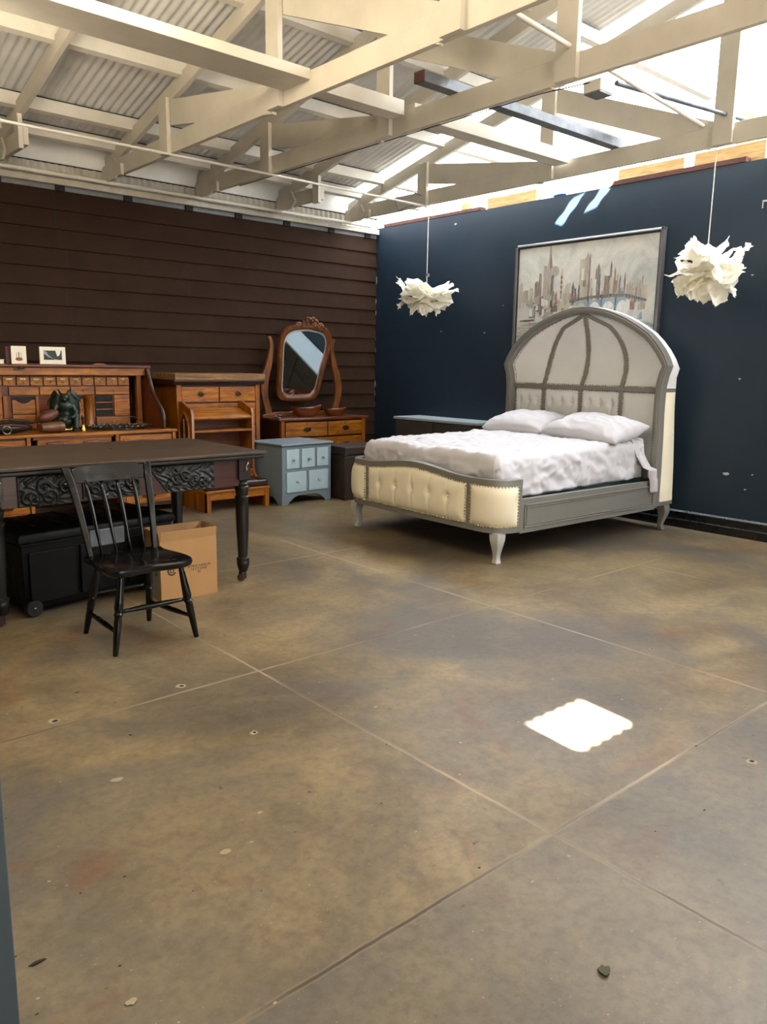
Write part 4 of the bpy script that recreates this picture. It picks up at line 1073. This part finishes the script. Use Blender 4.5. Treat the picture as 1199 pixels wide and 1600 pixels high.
b = MB(); b.box(.13,DX-.13,.43,.455,SH+.525,SH+.60); b.build('roll_edge', M['oak'], dk, bev=.005)
MB().sph((.625,.42,SH+.592),(.03,.012,.016),8,6).box(.56,.66,.41,.43,SH+.578,SH+.584).build('lock_plate', M['darkbrass'], dk, smooth=60)
b = MB(); arc = [(1.27,SH+.60),(1.30,SH+.628),(1.335,SH+.645),(1.40,SH+.645),(1.45,SH+.63),(1.48,SH+.60)]; b.prism(arc,'y',.425,.44); b.build('lift_notch', M['oak'], dk, bev=.003)
MB().box(.13,DX-.13,.78,.80,SH,SH+.60).build('hood_back', M['oak_dark'], dk)
# pigeonholes
PY = .50; PX1 = DX-.275; PX0 = .15; ph_top = SH+.52
cub = MB()
cub.box(PX0,PX1,PY+.02,PY+.27,SH,ph_top); cub.build('pigeonhole_case', M['oak_red'], dk, bev=.002)
MB().box(PX1+.065,PX1+.115,PY-.03,PY+.02,SH,SH+.525).build('hood_stile', M['oak_z'], dk, bev=.003)
wS = .1235; x = PX1-.006; k = 0
while x-wS > PX0:
    o = MB().box(x-wS+.012,x,PY-.006,PY+.03,SH+.425,SH+.51).build('small_drawer', M['oak'], dk, bev=.003); c_ = x-wS/2+.006
    MB().box(c_-.028,c_+.028,PY-.010,PY-.004,SH+.478,SH+.497).build('label_plate', M['brass'], o, bev=.001); knob(o,c_,PY-.006,SH+.458,.0085,M['brass'])
    x -= wS; k += 1
def pd(x0_,x1_,z0_,z1_,name='small_drawer',kn_=True,mat='oak'):
    o = MB().box(PX1-x1_,PX1-x0_,PY-.006,PY+.03,SH+z0_,SH+z1_).build(name, M[mat], dk, bev=.003)
    if kn_: knob(o,PX1-(x0_+x1_)/2,PY-.006,SH+(z0_+z1_)/2,.008,M['brass'])
    return o
pd(.008,.36,.335,.412); pd(.372,.605,.335,.412); pd(.617,.90,.335,.412); pd(.912,1.18,.335,.412)
pd(.008,.36,.01,.105)
o = pd(.008,.17,.115,.325,'cubby_door',False); MB().box(PX1-.15,PX1-.03,PY-.010,PY-.004,SH+.15,SH+.29).build('door_field', M['oak'], o, bev=.003)
b = MB(); b.cur = 0; b.box(PX1-.36,PX1-.185,PY+.012,PY+.022,SH+.115,SH+.325); sl = b.build('letter_slot_shade', M['slot_shade'], dk)  # flat dark panel paints the slot's inner shade
for z in (.18,.25): MB().box(PX1-.36,PX1-.185,PY-.0,PY+.018,SH+z,SH+z+.008).build('slot_shelf', M['oak'], sl)
MB().lathe([(.05,0),(.05,.02),(.042,.03),(.042,.29),(.05,.30),(.05,.315)],(PX1-.43,PY,SH+.008),16).build('column', M['oak_z'], dk, smooth=40)
def scoop(x0_,x1_,z0_,z1_):
    xa, xb = PX1-x1_, PX1-x0_; zt = SH+z1_; wv = xb-xa
    P = [(xa,SH+z0_),(xb,SH+z0_),(xb,zt)]+[(xb-wv*(.15+.7*i/10), zt-.035*sin(pi*i/10)) for i in range(11)]+[(xa,zt)]
    MB().box(xa,xb,PY+.012,PY+.022,SH+z0_,zt+.03).build('cubby_recess_shade', M['slot_shade'], dk); return MB().prism(P,'y',PY-.004,PY+.011).build('scooped_drawer', M['oak'], dk, bev=.003)  # dark panel behind the scoop paints the shaded opening
scoop(.49,.605,.19,.29); pd(.49,.605,.105,.185); pd(.49,.605,.01,.098); scoop(.95,1.16,.16,.29); pd(.95,1.16,.01,.15)
for a_,c_ in ((1.24,1.20),(.635,.61),(.945,.92)): MB().box(PX1-a_,PX1-c_,PY-.01,PY+.02,SH,SH+.325).build('divider', M['oak_z'], dk, bev=.002)
pd(1.25,1.50,.01,.412,'cubby_door',False)
# things on the hood
HT = SH+.6285
pf = thing('upright_card','small white upright card with a reddish print on the desk hood','picture',(1.72+.625-.0,7.93,HT),0)
def uprt(t, w_, h_, mat, dark, extra):
    MB().box(-w_/2,w_/2,-.006,.006,0,h_).build('card_board', mat, t, bev=.001)
pf.location = (2.345,7.92,HT); uprt(pf,.135,.165,M['ivory'],0,0)
b = MB(); b.sph((.0,-.007,.045),(.033,.002,.016),12,6); b.box(-.004,.004,-.008,-.0065,.05,.11); b.box(-.022,-.018,-.008,-.0065,.05,.10); b.box(.018,.021,-.008,-.0065,.055,.10); b.build('print', M['photo_brown'], pf)
rc = tag(MB().box(0,.05,0,.012,0,.16).build('red_book', M['red_cloth'], bev=.002),'thin dark red book standing behind the small white card','book'); rc.location = (2.235,7.945,HT); rc.rotation_euler = (0,0,R(0))
p2 = thing('framed_photo','white framed black and grey landscape picture on the desk hood','picture',(2.655,7.92,HT),0)
MB().box(-.122,.122,-.008,.008,0,.165).build('frame', M['ivory'], p2, bev=.003)
MB().box(-.085,.085,-.0095,-.0078,.042,.13).build('picture', M['photo_dark'], p2)
MB().prism([(-.085,.13),(-.085,.10),(-.045,.07),(.02,.044),(.06,.044),(.0,.055),(-.04,.085),(-.06,.12)],'y',-.0105,-.0093).build('pale_shape', M['photo_grey'], p2)
MB().prism([(.02,.15),(.05,.155),(.075,.12),(.06,.085),(.04,.075)],'y',-.0112,-.0104).build('pale_corner', M['ivory'], p2)
bk_ = thing('cream_book','thick cream book lying flat at the left end of the desk hood','book',(2.02,7.90,HT),0)
MB().box(0,.19,0,.14,.0,.006).box(0,.19,0,.14,.034,.04).box(0,.008,0,.14,0,.04).build('cover', M['ivory'], bk_, bev=.001)
MB().box(.006,.186,.004,.136,.006,.034).build('pages', M['ivory'], bk_)

# ================================================================ THINGS ON THE DESK
ZD = SH+.0005
# winged statue
st = thing('winged_statue','dark green winged gargoyle statue crouching on the roll-top desk','statue',(2.68,7.74,ZD),-19)
b = MB()
b.sph((0,0,.16),(.062,.055,.10),16,12); b.sph((0,-.02,.235),(.07,.05,.06),14,10); b.sph((0,.0,.09),(.085,.07,.07),14,10)
b.sph((0,-.035,.315),(.042,.05,.044),14,10); b.sph((0,-.08,.30),(.026,.035,.022),10,8); b.tube([(0,0,.25),(0,-.03,.31)],[.045,.035],10)
for sg in (-1,1):
    b.tube([(sg*.025,-.03,.345),(sg*.045,-.01,.385),(sg*.06,.0,.40)],[.014,.010,.003],8)
    b.tube([(sg*.068,-.02,.25),(sg*.098,-.05,.18),(sg*.075,-.09,.14),(sg*.05,-.105,.13)],[.026,.023,.018,.015],10)
    b.tube([(sg*.055,.01,.08),(sg*.10,-.07,.135),(sg*.095,-.075,.05),(sg*.09,-.09,.022)],[.042,.034,.026,.022],10)
    b.sph((sg*.09,-.105,.018),(.026,.05,.018),10,6)
    for k in range(3): b.tube([(sg*(.075+.015*k),-.13,.018),(sg*(.072+.018*k),-.165,.006)],[.010,.004],6)
b.tube([(0,.05,.05),(.05,.10,.03),(.12,.08,.02),(.15,.02,.018)],[.03,.022,.015,.006],8)
b.lathe([(.13,-.0),(.135,.008),(.12,.02)],n=24)
o = b.build('statue_body', M['bronze'], st, smooth=180, weld=False); md = o.modifiers.new('r','REMESH'); md.mode = 'VOXEL'; md.voxel_size = .006; md.use_smooth_shade = True
def wing(sg):
    T = [(.02,.25),(.05,.35),(.085,.385),(.115,.35),(.135,.27),(.14,.18),(.125,.09),(.11,.14),(.09,.08),(.07,.14),(.04,.12)]
    bb = MB(); f_ = [(sg*x,.045+.05*abs(x-.05)/.1,z) for x,z in T]; k_ = [(p[0],p[1]+.010,p[2]) for p in f_]; n_ = len(T); c0 = (sg*.09,.035,.26); c1 = (sg*.09,.055,.26)
    bb.add(f_+k_+[c0,c1],[(i,(i+1)%n_,2*n_) for i in range(n_)]+[(n_+(i+1)%n_,n_+i,2*n_+1) for i in range(n_)]+[(i,n_+i,n_+(i+1)%n_,(i+1)%n_) for i in range(n_)])
    for tip in ((.155,.24),(.125,.08),(.085,.10)): bb.tube([(sg*.07,.05,.355),(sg*(tip[0]*.8+.02),.05,tip[1]*.6+.14),(sg*tip[0],.065,tip[1])],[.010,.007,.003],6)
    bb.build('wing', M['bronze'], st, smooth=60, weld=False)
wing(1); wing(-1)
bl = thing('hand_bell','small brass hand bell with a black handle beside the statue','bell',(2.815,7.66,ZD),0)
MB().lathe([(.033,0),(.034,.004),(.026,.02),(.02,.04),(.016,.058),(.005,.064)],n=20).build('bell_cup', M['brass'], bl, smooth=60)
MB().lathe([(.006,.063),(.011,.075),(.008,.09),(.013,.12),(.012,.135),(.004,.148)],n=14).build('bell_handle', M['blackgloss'], bl, smooth=180)
ty = thing('ornate_tray','oval dark metal tray with a scalloped ornate rim at the right of the desk','tray',(3.17,7.68,ZD),-6)
A_, B__ = .32, .17
b = MB(); b.grid(lambda u,v:(A_*.80*v*cos(2*pi*u),B__*.80*v*sin(2*pi*u),.008+.004*v),48,4,cu=True); b.build('tray_plate', M['silver'], ty, smooth=180, solid=.004)
def rim(u,v):
    a = 2*pi*u; s_ = 1+.045*abs(sin(10*a)); r_ = .78+.22*v; z = .012+.030*v**1.4+.006*sin(40*a)*v
    return (A_*r_*cos(a)*(s_ if v > .5 else 1),B__*r_*sin(a)*(s_ if v > .5 else 1),z)
b = MB(); b.grid(rim,240,8,cu=True)
for k in range(30):
    a = 2*pi*k/30; b.sph((A_*.95*cos(a),B__*.95*sin(a),.036),(.02,.015,.011),8,6)
b.lathe([(.16,0.0),(.165,.006),(.15,.01)],n=24); b.build('tray_rim', M['pewter'], ty, smooth=60, weld=False)
# leather goods at the left
lb = thing('dark_satchel','dark leather satchel lying flat at the left end of the desk','bag',(2.08,7.66,ZD),0)
b = MB(); b.sph((0,0,.055),(.27,.12,.055),24,14); o = b.build('bag_body', M['dark_leather'], lb, smooth=180)
MB().tube([(-.25,-.10,.06),(-.1,-.128,.085),(.05,-.125,.09),(.2,-.10,.07)],.008,6).tube([(-.26,-.02,.10),(-.1,-.04,.125),(.08,-.02,.13),(.24,-.03,.10)],.014,8).build('strap', M['leather'], lb, smooth=60)
tag(MB().tube([(2.075+.036*cos(a),7.49,ZD+.047+.036*sin(a)) for a in [2*pi*i/24 for i in range(24)]],.0055,8,closed=True).build('metal_ring', M['silver'], smooth=180) and bpy.data.objects['metal_ring'],'shiny metal ring standing at the left front of the desk','ring')
lp = thing('tan_leather_holster','tan leather roll with an open oval end, lying under the brown pouch','holster',(2.50,7.585,ZD+.052),12)
b = MB(); ring_o = []; 
for i,(xx,sc_) in enumerate(((-.12,.75),(-.06,.95),(.0,1),(.07,1.05),(.10,1.0))): ring_o.append([(xx,.062*sc_*cos(a),.05*sc_*sin(a)) for a in [2*pi*j/24 for j in range(24)]])
ring_o += [[(.10,.036*cos(a)-.012,.034*sin(a)) for a in [2*pi*j/24 for j in range(24)]],[(-.02,.02*cos(a),.02*sin(a)) for a in [2*pi*j/24 for j in range(24)]]]
b.loft(ring_o); b.build('leather_roll', M['tan_leather'], lp, smooth=60)
MB().loft([[(xx,.066*cos(a),.054*sin(a)) for a in [2*pi*j/24 for j in range(24)]] for xx in (.035,.055)],cap=False).build('leather_band', M['leather'], lp, smooth=60)
bp = thing('brown_leather_pouch','rounded brown leather pouch resting on the tan leather roll','pouch',(2.475,7.60,ZD+.155),0)
b = MB(); b.sph((0,0,0),(.105,.055,.052),24,14); o = b.build('pouch_body', M['leather'], bp, smooth=180, rot=(0,R(-20),R(6)))
MB().tube([(.09,-.02,.02),(.14,-.02,.02),(.165,-.02,-.0),(.135,-.02,-.02),(.09,-.02,-.01)],.005,6).build('belt_loop', M['dark_leather'], bp, smooth=60)
MB().tube([(-.09,-.03,-.04),(-.16,-.03,-.055),(-.28,-.04,-.03),(-.36,-.03,-.02)],.012,6).build('strap', M['dark_leather'], bp, smooth=60)
tag(MB().lathe([(.016,0),(.018,.01),(.012,.03),(.012,.06),(.022,.075),(.01,.085)],(2.61,7.60,ZD+.022),14,'x').build('brass_fitting', M['brass'], smooth=60),'small brass fitting lying between the leather roll and the statue','fitting').location = (0,0,0)
o = bpy.data.objects['brass_fitting']; o.location = (0,0,0)
tag(MB().tube([(3.35,7.9,ZD+.10),(3.42,7.86,ZD+.105),(3.48,7.75,ZD+.06),(3.52,7.66,ZD+.006),(3.55,7.6,ZD+.004)],.004,6).build('thin_wire', M['silver'], smooth=60),'thin pale wire arching over the right end of the desk','wire')

# ================================================================ LONG TABLE
tb = thing('library_table','long dark wooden table with carved apron panels and turned legs on casters','table',(1.06,4.58,0),0)
TW, TD, TH = 1.87, 1.16, .912
b = MB(); b.box(-.0,TW,0,TD,TH-.022,TH); b.build('tabletop', M['table_top'], tb, bev=.006)
MB().box(.012,TW-.012,.012,TD-.012,TH-.05,TH-.0225).build('top_moulding', M['table_black'], tb, bev=.01, seg=3)
LX = (.135,TW-.15); LY = (.085,TD-.09)
b = MB(); b.box(LX[0],LX[1],LY[0]-.022,LY[0]+.006,TH-.235,TH-.05); b.box(LX[0],LX[1],LY[1]-.006,LY[1]+.022,TH-.235,TH-.05)
b.box(LX[0]-.014,LX[0]+.014,LY[0],LY[1],TH-.235,TH-.05); b.box(LX[1]-.014,LX[1]+.014,LY[0],LY[1],TH-.235,TH-.05)
b.build('apron', M['table_red'], tb, bev=.003)
def carve(x0_,x1_,z0_,z1_,skew,seed):
    bb = MB(); y = LY[0]-.0225
    cs = [(random.Random(seed+i).uniform(.1,.9),random.Random(seed*3+i).uniform(.2,.8),random.Random(seed*7+i).uniform(.12,.26)) for i in range(7)]
    def hgt_(u,v):
        X = u*(x1_-x0_); Z = v*(z1_-z0_); h_ = 0
        for (cu,cv,rr) in cs:
            dx = X-cu*(x1_-x0_); dz = Z-cv*(z1_-z0_); r_ = math.hypot(dx,dz); a = math.atan2(dz,dx)
            h_ = max(h_, (.5+.5*sin(a*1+r_*150))*math.exp(-(r_/(rr*.35))**2)*1.1)
        h_ = max(h_, .55*abs(noise.noise(Vector((X*28+seed,Z*30,1)))) + .35*(.5+.5*sin(X*95+3*sin(Z*60))))
        e = min(u,1-u,v,1-v); return .004+.020*h_ if e > .03 else .012
    def fn(u,v):
        z = z0_+(z1_-z0_)*v; x = x0_+(x1_-x0_)*u + skew*(1-u)*(1-v)*(x1_-x0_)
        e = min(u,1-u,v,1-v); return (x, y-(hgt_(u,v) if e > 0 else 0), z)
    bb.grid(fn,110,46); return bb.build('carved_panel', M['carved'], tb, smooth=60)
carve(1.03,1.50,TH-.232,TH-.056,.28,4); carve(.255,.56,TH-.236,TH-.056,0,9); carve(.62,.98,TH-.225,TH-.056,0,15)
for lx in LX:
    for ly in LY:
        lg = MB().box(lx-.043,lx+.043,ly-.043,ly+.043,.72,TH-.05).lathe([(.04,.145),(.045,.15),(.045,.165),(.032,.172),(.034,.19),(.042,.36),(.045,.50),(.044,.575),(.05,.585),(.05,.60),(.041,.606),(.044,.64),(.05,.655),(.048,.668),(.038,.676),(.044,.69),(.036,.70),(.044,.722)],(lx,ly,0),24).build('leg', M['table_black'], tb, smooth=40)
        MB().lathe([(.018,.062),(.03,.07),(.043,.115),(.045,.135),(.04,.146)],(lx,ly,0),20).build('ferrule', M['table_black'], lg, smooth=60)
        MB().lathe([(.024,-.013),(.027,-.006),(.027,.006),(.024,.013)],(lx-.024,ly-.01,.027),16,'y').box(lx-.03,lx+.008,ly-.03,ly-.024,.02,.068).box(lx-.03,lx+.008,ly+.004,ly+.01,.02,.068).lathe([(.012,.05),(.012,.075)],(lx-.005,ly-.008,0),10).build('caster', M['caster'], lg, smooth=40)
        if ly == LY[0]:
            MB().prism([(lx-.03,.76),(lx+.03,.76),(lx+.036,.82),(lx+.0,.855),(lx-.03,.83)],'y',ly-.046,ly-.0432).build('bare_patch', M['table_red'], lg)
            rng = random.Random(2); bb = MB(); bb.tube([(lx-.005,ly-.048,.77),(lx+.012,ly-.050,.79),(lx+.004,ly-.05,.81),(lx+.022,ly-.05,.835),(lx+.02,ly-.048,.85)],[.008,.013,.009,.006,.002],6); bb.tube([(lx+.01,ly-.048,.815),(lx+.036,ly-.048,.835)],[.006,.002],6)
            bb.build('split_highlight', M['silver'], lg, smooth=180)
tag(MB().lathe([(.006,0),(.007,.003),(.003,.006)],(2.12,5.28,TH+.0003),10).build('small_nut', M['silver'], smooth=60),'tiny pale metal nut lying on the long dark table','nut')

# ================================================================ BLACK CHAIR
cr = thing('wooden_chair','glossy black wooden spindle-back chair standing before the long table','chair',(1.73,4.02,0),0)
sb = [(-.19,.205),(.19,.205),(.215,.10),(.245,-.08),(.235,-.19),(.19,-.235),(.08,-.225),(0,-.21),(-.08,-.225),(-.19,-.235),(-.235,-.19),(-.245,-.08),(-.215,.10)]
def seat_z(x,y): return .452-.016*math.exp(-((abs(x)-.10)/.10)**2-((y-.0)/.14)**2)
b = MB(); n_ = len(sb); rings = []
dense = []
for i in range(n_):
    p, q_, r_, s_ = [Vector(sb[(i+k)%n_]) for k in (-1,0,1,2)]
    for t in (0,.25,.5,.75): dense.append(.5*((2*q_)+(r_-p)*t+(2*p-5*q_+4*r_-s_)*t*t+(3*q_-p-3*r_+s_)*t**3))
rings = [[(p.x*k,p.y*k,z if z else seat_z(p.x*k,p.y*k)) for p in dense] for k,z in ((.90,.408),(.975,.42),(1.0,.438),(.985,.450),(.93,None),(.75,None),(.5,None),(.25,None),(.02,None))]
b.loft(rings); b.build('seat', M['blackgloss'], cr, smooth=50)
for (tx,ty_,fx,fy,nm) in ((-.16,-.17,-.229,-.215,'f'),(.17,-.17,.238,-.205,'f'),(-.15,.15,-.215,.23,'r'),(.14,.15,.155,.222,'r')):
    T = Vector((tx,ty_,.425)); B_ = Vector((fx,fy,0)); pts = []; rr = []
    for t,r_ in ((0,.013),(.12,.016),(.3,.021),(.42,.024),(.48,.019),(.50,.024),(.53,.019),(.6,.021),(.8,.018),(.97,.0145),(1,.013)): pts.append(T.lerp(B_,t)); rr.append(r_)
    MB().tube(pts,rr,14).build('leg', M['blackgloss'], cr, smooth=40)
def spin(name, p, q_, r0_, r1_): 
    p, q_ = Vector(p), Vector(q_); P = [p.lerp(q_,t) for t in (0,.15,.35,.5,.65,.85,1)]; MB().tube(P,[r0_,r0_*1.1,r1_*.95,r1_,r1_*.95,r0_*1.1,r0_],10).build(name, M['blackgloss'], cr, smooth=180)
spin('front_stretcher',(-.198,-.194,.225),(.203,-.187,.225),.010,.016); spin('side_stretcher',(-.21,-.205,.12),(-.198,.206,.125),.010,.016); spin('side_stretcher',(.222,-.195,.12),(.15,.20,.125),.010,.016); spin('back_stretcher',(-.183,.190,.235),(.148,.187,.235),.009,.013)
for sg, tx in ((-1,-.235),(1,.235)):
    pts = [(sg*.185,.175,.44),(sg*.195,.205,.56),(sg*.208,.25,.70),(sg*.222,.31,.84),(tx,.345,.915),(tx*1.02,.352,.925)]
    b = MB(); rings = []
    for i,p in enumerate(pts): hw = (.014,.017,.019,.021,.021,.018)[i]; hd = (.014,.013,.012,.011,.010,.008)[i]; rings.append([(p[0]-hw,p[1]-hd,p[2]),(p[0]+hw,p[1]-hd,p[2]),(p[0]+hw,p[1]+hd,p[2]),(p[0]-hw,p[1]+hd,p[2])])
    b.loft(rings); b.build('back_post', M['blackgloss'], cr, bev=.006)
b = MB()
rings = []
for i in range(13):
    t = -1+2*i/12; x = t*.205; bow = .012*(1-t*t); top_ = .918+.012*(1-abs(t)**4)-.012*(abs(t)>.9); rings.append([(x,.335+bow-.009-.04*.35,.80+.035),(x,.335+bow+.009-.04*.35,.80+.035),(x,.350+bow+.009,top_),(x,.350+bow-.009,top_)])
b.loft(rings); b.build('crest_rail', M['blackgloss'], cr, bev=.004)
for k in range(4):
    u = -1.5+k; x0_ = u*.082; x1_ = u*.092; P = []; rr = []
    for t,r_ in ((0,.007),(.2,.0085),(.45,.012),(.62,.014),(.8,.011),(1,.008)):
        P.append((x0_+(x1_-x0_)*t,.172+.155*t+.012*t*(1-t)*-3+.02*(1-(u/1.5)**2)*t,.447+.40*t)); rr.append(r_)
    MB().tube(P,rr,10).build('spindle', M['blackgloss'], cr, smooth=180)

# ================================================================ WHEELED CASE, BOX
cs = thing('storage_trunk','large black plastic storage trunk on wheels under the long table','storage trunk',(1.335,4.72,0),8.5)
CW = 1.03; CD = .56
def case_ring(z, e): return [(-e,-e,z),(CW+e,-e,z),(CW+e,CD+e,z),(-e,CD+e,z)]
b = MB(); b.loft([case_ring(.03,-.03),case_ring(.06,-.012),case_ring(.43,0),case_ring(.445,.012)]); b.build('trunk_body', M['blackplastic'], cs, bev=.01)
for x0_,x1_ in ((.04,.33),(.36,.66),(.69,.99)):
    MB().box(x0_,x1_,-.012,.02,.08,.39).build('side_ridge', M['blackplastic'], cs, bev=.006)
lid = MB(); lid.loft([case_ring(.447,.018),case_ring(.475,.02),case_ring(.50,.008),case_ring(.515,-.05),case_ring(.525,-.09)]); lo = lid.build('lid', M['blackplastic'], cs, bev=.008)
b = MB()
for k in range(6): b.box(.12+.15*k,.15+.15*k,.10,CD-.10,.523,.530)
b.build('lid_rib', M['blackplastic'], lo, bev=.002)
MB().box(.42,.66,-.024,.0,.36,.47).build('latch', M['steel'], cs, bev=.008)
for y in (-.016,CD-.02):
    wl = MB().lathe([(.046,0),(.05,.006),(.05,.034),(.046,.04)],(.055,y,.05),24,'y').build('wheel', M['rubber'], cs, smooth=40)
    MB().sph((.055,y-.002,.05),(.009,.004,.009),10,6).build('axle_cap', M['silver'], wl, smooth=180)
for y in (.02,CD-.06): MB().box(CW-.10,CW-.04,y,y+.04,0,.04).build('foot', M['blackplastic'], cs)
bx = thing('cardboard_box','open tall cardboard box with printed marks on the floor beside the black trunk','box',(2.10,4.525,0),-1.5)
BW, BD, BH = .392, .225, .388
b = MB(); t_ = .004
b.box(0,BW,0,t_,0,BH); b.box(0,BW,BD-t_,BD,0,BH); b.box(0,t_,t_,BD-t_,0,BH); b.box(BW-t_,BW,t_,BD-t_,0,BH); b.box(t_,BW-t_,t_,BD-t_,0,t_); b.build('box_body', M['card'], bx)
def flap(P): MB().prism(P,'x',0,1) 
MB().beam((BW/2-.001,.002,BH+.0005),(BW/2-.001,-.010,BH+.064),BW-.010,.004,(0,1,0)).build('flap', M['card'], bx)
MB().beam((BW/2,BD-.002,BH+.0005),(BW/2,BD+.003,BH+.06),BW-.010,.004,(0,1,0)).build('flap', M['card_in'], bx)
MB().beam((.002,BD/2,BH+.0005),(-.006,BD/2,BH+.06),BD-.008,.004,(1,0,0)).build('flap', M['card_in'], bx)
MB().beam((BW-.002,BD/2,BH+.0005),(BW+.010,BD/2,BH+.06),BD-.008,.004,(1,0,0)).build('flap', M['card_in'], bx)
def ring_arc(bb, cx_, cz, r_, w_, a0, a1, n_=28):
    P = [(cx_+(r_)*cos(a0+(a1-a0)*i/n_), cz+(r_)*sin(a0+(a1-a0)*i/n_)) for i in range(n_+1)] + [(cx_+(r_-w_)*cos(a0+(a1-a0)*i/n_), cz+(r_-w_)*sin(a0+(a1-a0)*i/n_)) for i in range(n_,-1,-1)]
    for i in range(n_): bb.prism([P[i],P[i+1],P[2*n_-i],P[2*n_+1-i]],'y',-.0014,-.0002)
b = MB(); ring_arc(b,.075,.195,.031,.009,R(20),R(335)); ring_arc(b,.075,.195,.016,.007,R(10),R(80)); ring_arc(b,.075,.195,.016,.007,R(100),R(170)); ring_arc(b,.075,.195,.016,.007,R(190),R(260)); ring_arc(b,.075,.195,.016,.007,R(280),R(350))
ring_arc(b,.143,.205,.021,.006,R(40),R(320)); b.box(.128,.158,-.0014,-.0002,.203,.207); b.box(.125,.165,-.0014,-.0002,.172,.180)
b.build('logo', M['ink'], bx)
def text(parent, body, size, loc, rot, mat, name='lettering', align='CENTER'):
    cu = bpy.data.curves.new(name,'FONT'); cu.body = body; cu.size = size; cu.align_x = align; cu.extrude = .0004; cu.space_line = .95
    tmp = bpy.data.objects.new('t', cu); COL.objects.link(tmp); bpy.context.view_layer.update(); me = bpy.data.meshes.new_from_object(tmp.evaluated_get(bpy.context.evaluated_depsgraph_get())); bpy.data.objects.remove(tmp)
    me.materials.clear(); me.materials.append(mat); o = bpy.data.objects.new(name, me); COL.objects.link(o); o.parent = parent; o.location = loc; o.rotation_euler = rot; return o
text(bx,'24 PINT CASES-M\n12 CT CASE\n24',.0215,(.262,-.001,.198),(R(90),0,0),M['ink'])
MB().box(-.0015,-.0003,.03,.165,.02,.26).build('side_label', M['label_grey'], bx)
text(bx,'12/16',.05,(-.0022,.075,.215),(R(90),R(90),R(-90)),M['ink'])

# ================================================================ GREY DRESSER
gd = thing('low_dresser','low charcoal dresser with a glossy top along the navy wall behind the bed','dresser',(6.65,6.03,0),0)
b = MB(); b.box(.02,.43,.02,1.38,.08,.845); b.build('dresser_body', M['greydresser'], gd, bev=.004)
MB().box(0,.45,-.0,1.41,.846,.876).build('dresser_top', M['dressertop'], gd, bev=.005)
for y0_,y1_ in ((.04,.69),(.71,1.36)):
    for z0_,z1_ in ((.60,.825),(.36,.585),(.11,.345)):
        o = MB().box(0,.03,y0_,y1_,z0_,z1_).build('drawer', M['greydresser'], gd, bev=.004)
        for yy in ((y0_+y1_)/2,): MB().tube([(-.002,yy-.05,(z0_+z1_)/2),(-.022,yy-.045,(z0_+z1_)/2),(-.022,yy+.045,(z0_+z1_)/2),(-.002,yy+.05,(z0_+z1_)/2)],.005,6).build('handle', M['silver'], o, smooth=60)
b = MB(); b.box(.05,.40,.05,1.33,0,.08); b.build('plinth', M['greydresser'], gd)
# ================================================================ LIGHT
wd = bpy.data.worlds.new('sky'); SC.world = wd; wd.use_nodes = True; nt = wd.node_tree
bg = nt.nodes['Background']; bg.inputs['Color'].default_value = (.80,.90,1,1); bg.inputs['Strength'].default_value = WORLD
sd = bpy.data.lights.new('sun','SUN'); sd.energy = SUN_E; sd.angle = R(.45); sd.color = (1,.97,.92)
so = bpy.data.objects.new('sun', sd); COL.objects.link(so); so.rotation_euler = SUN.to_track_quat('-Z','Y').to_euler()
def area(name, loc, target, size, sy, power, col):
    l = bpy.data.lights.new(name,'AREA'); l.shape = 'RECTANGLE'; l.size = size; l.size_y = sy; l.energy = power; l.color = col
    o = bpy.data.objects.new(name, l); COL.objects.link(o); o.location = loc; o.rotation_euler = (Vector(target)-Vector(loc)).to_track_quat('-Z','Y').to_euler(); return o
WARM = (1,.87,.68)
def bulb(name, loc, power, col, r=.12):  # unseen point light, no fixture modelled
    l = bpy.data.lights.new(name,'POINT'); l.energy = power; l.color = col; l.shadow_soft_size = r
    o = bpy.data.objects.new(name, l); COL.objects.link(o); o.location = loc; return o
bulb('unseen_warm_light',(1.55,4.2,3.5),LAMP2,(1,.86,.62),.15)
bulb('unseen_warm_light',(1.9,2.2,3.9),LAMP1,WARM,.2)
bulb('unseen_warm_light',(-.6,.4,3.6),LAMP3,WARM,.2)
bulb('unseen_warm_light',(1.2,5.6,3.15),FILL4,WARM,.2)  # added fill to lift the roof sheets, desk and table at left
area('rear_fill_light',(2.2,-5.05,1.5),(2.2,5,1.2),4.0,2.8,DOOR_FILL,(1,.95,.88))  # added fill light in the unseen rear doorway, for daylight from behind
vs_ = SC.view_settings; vs_.view_transform = 'Standard'; vs_.look = 'None'; vs_.gamma = 1; vs_.exposure = EXPO; vs_.use_curve_mapping = False
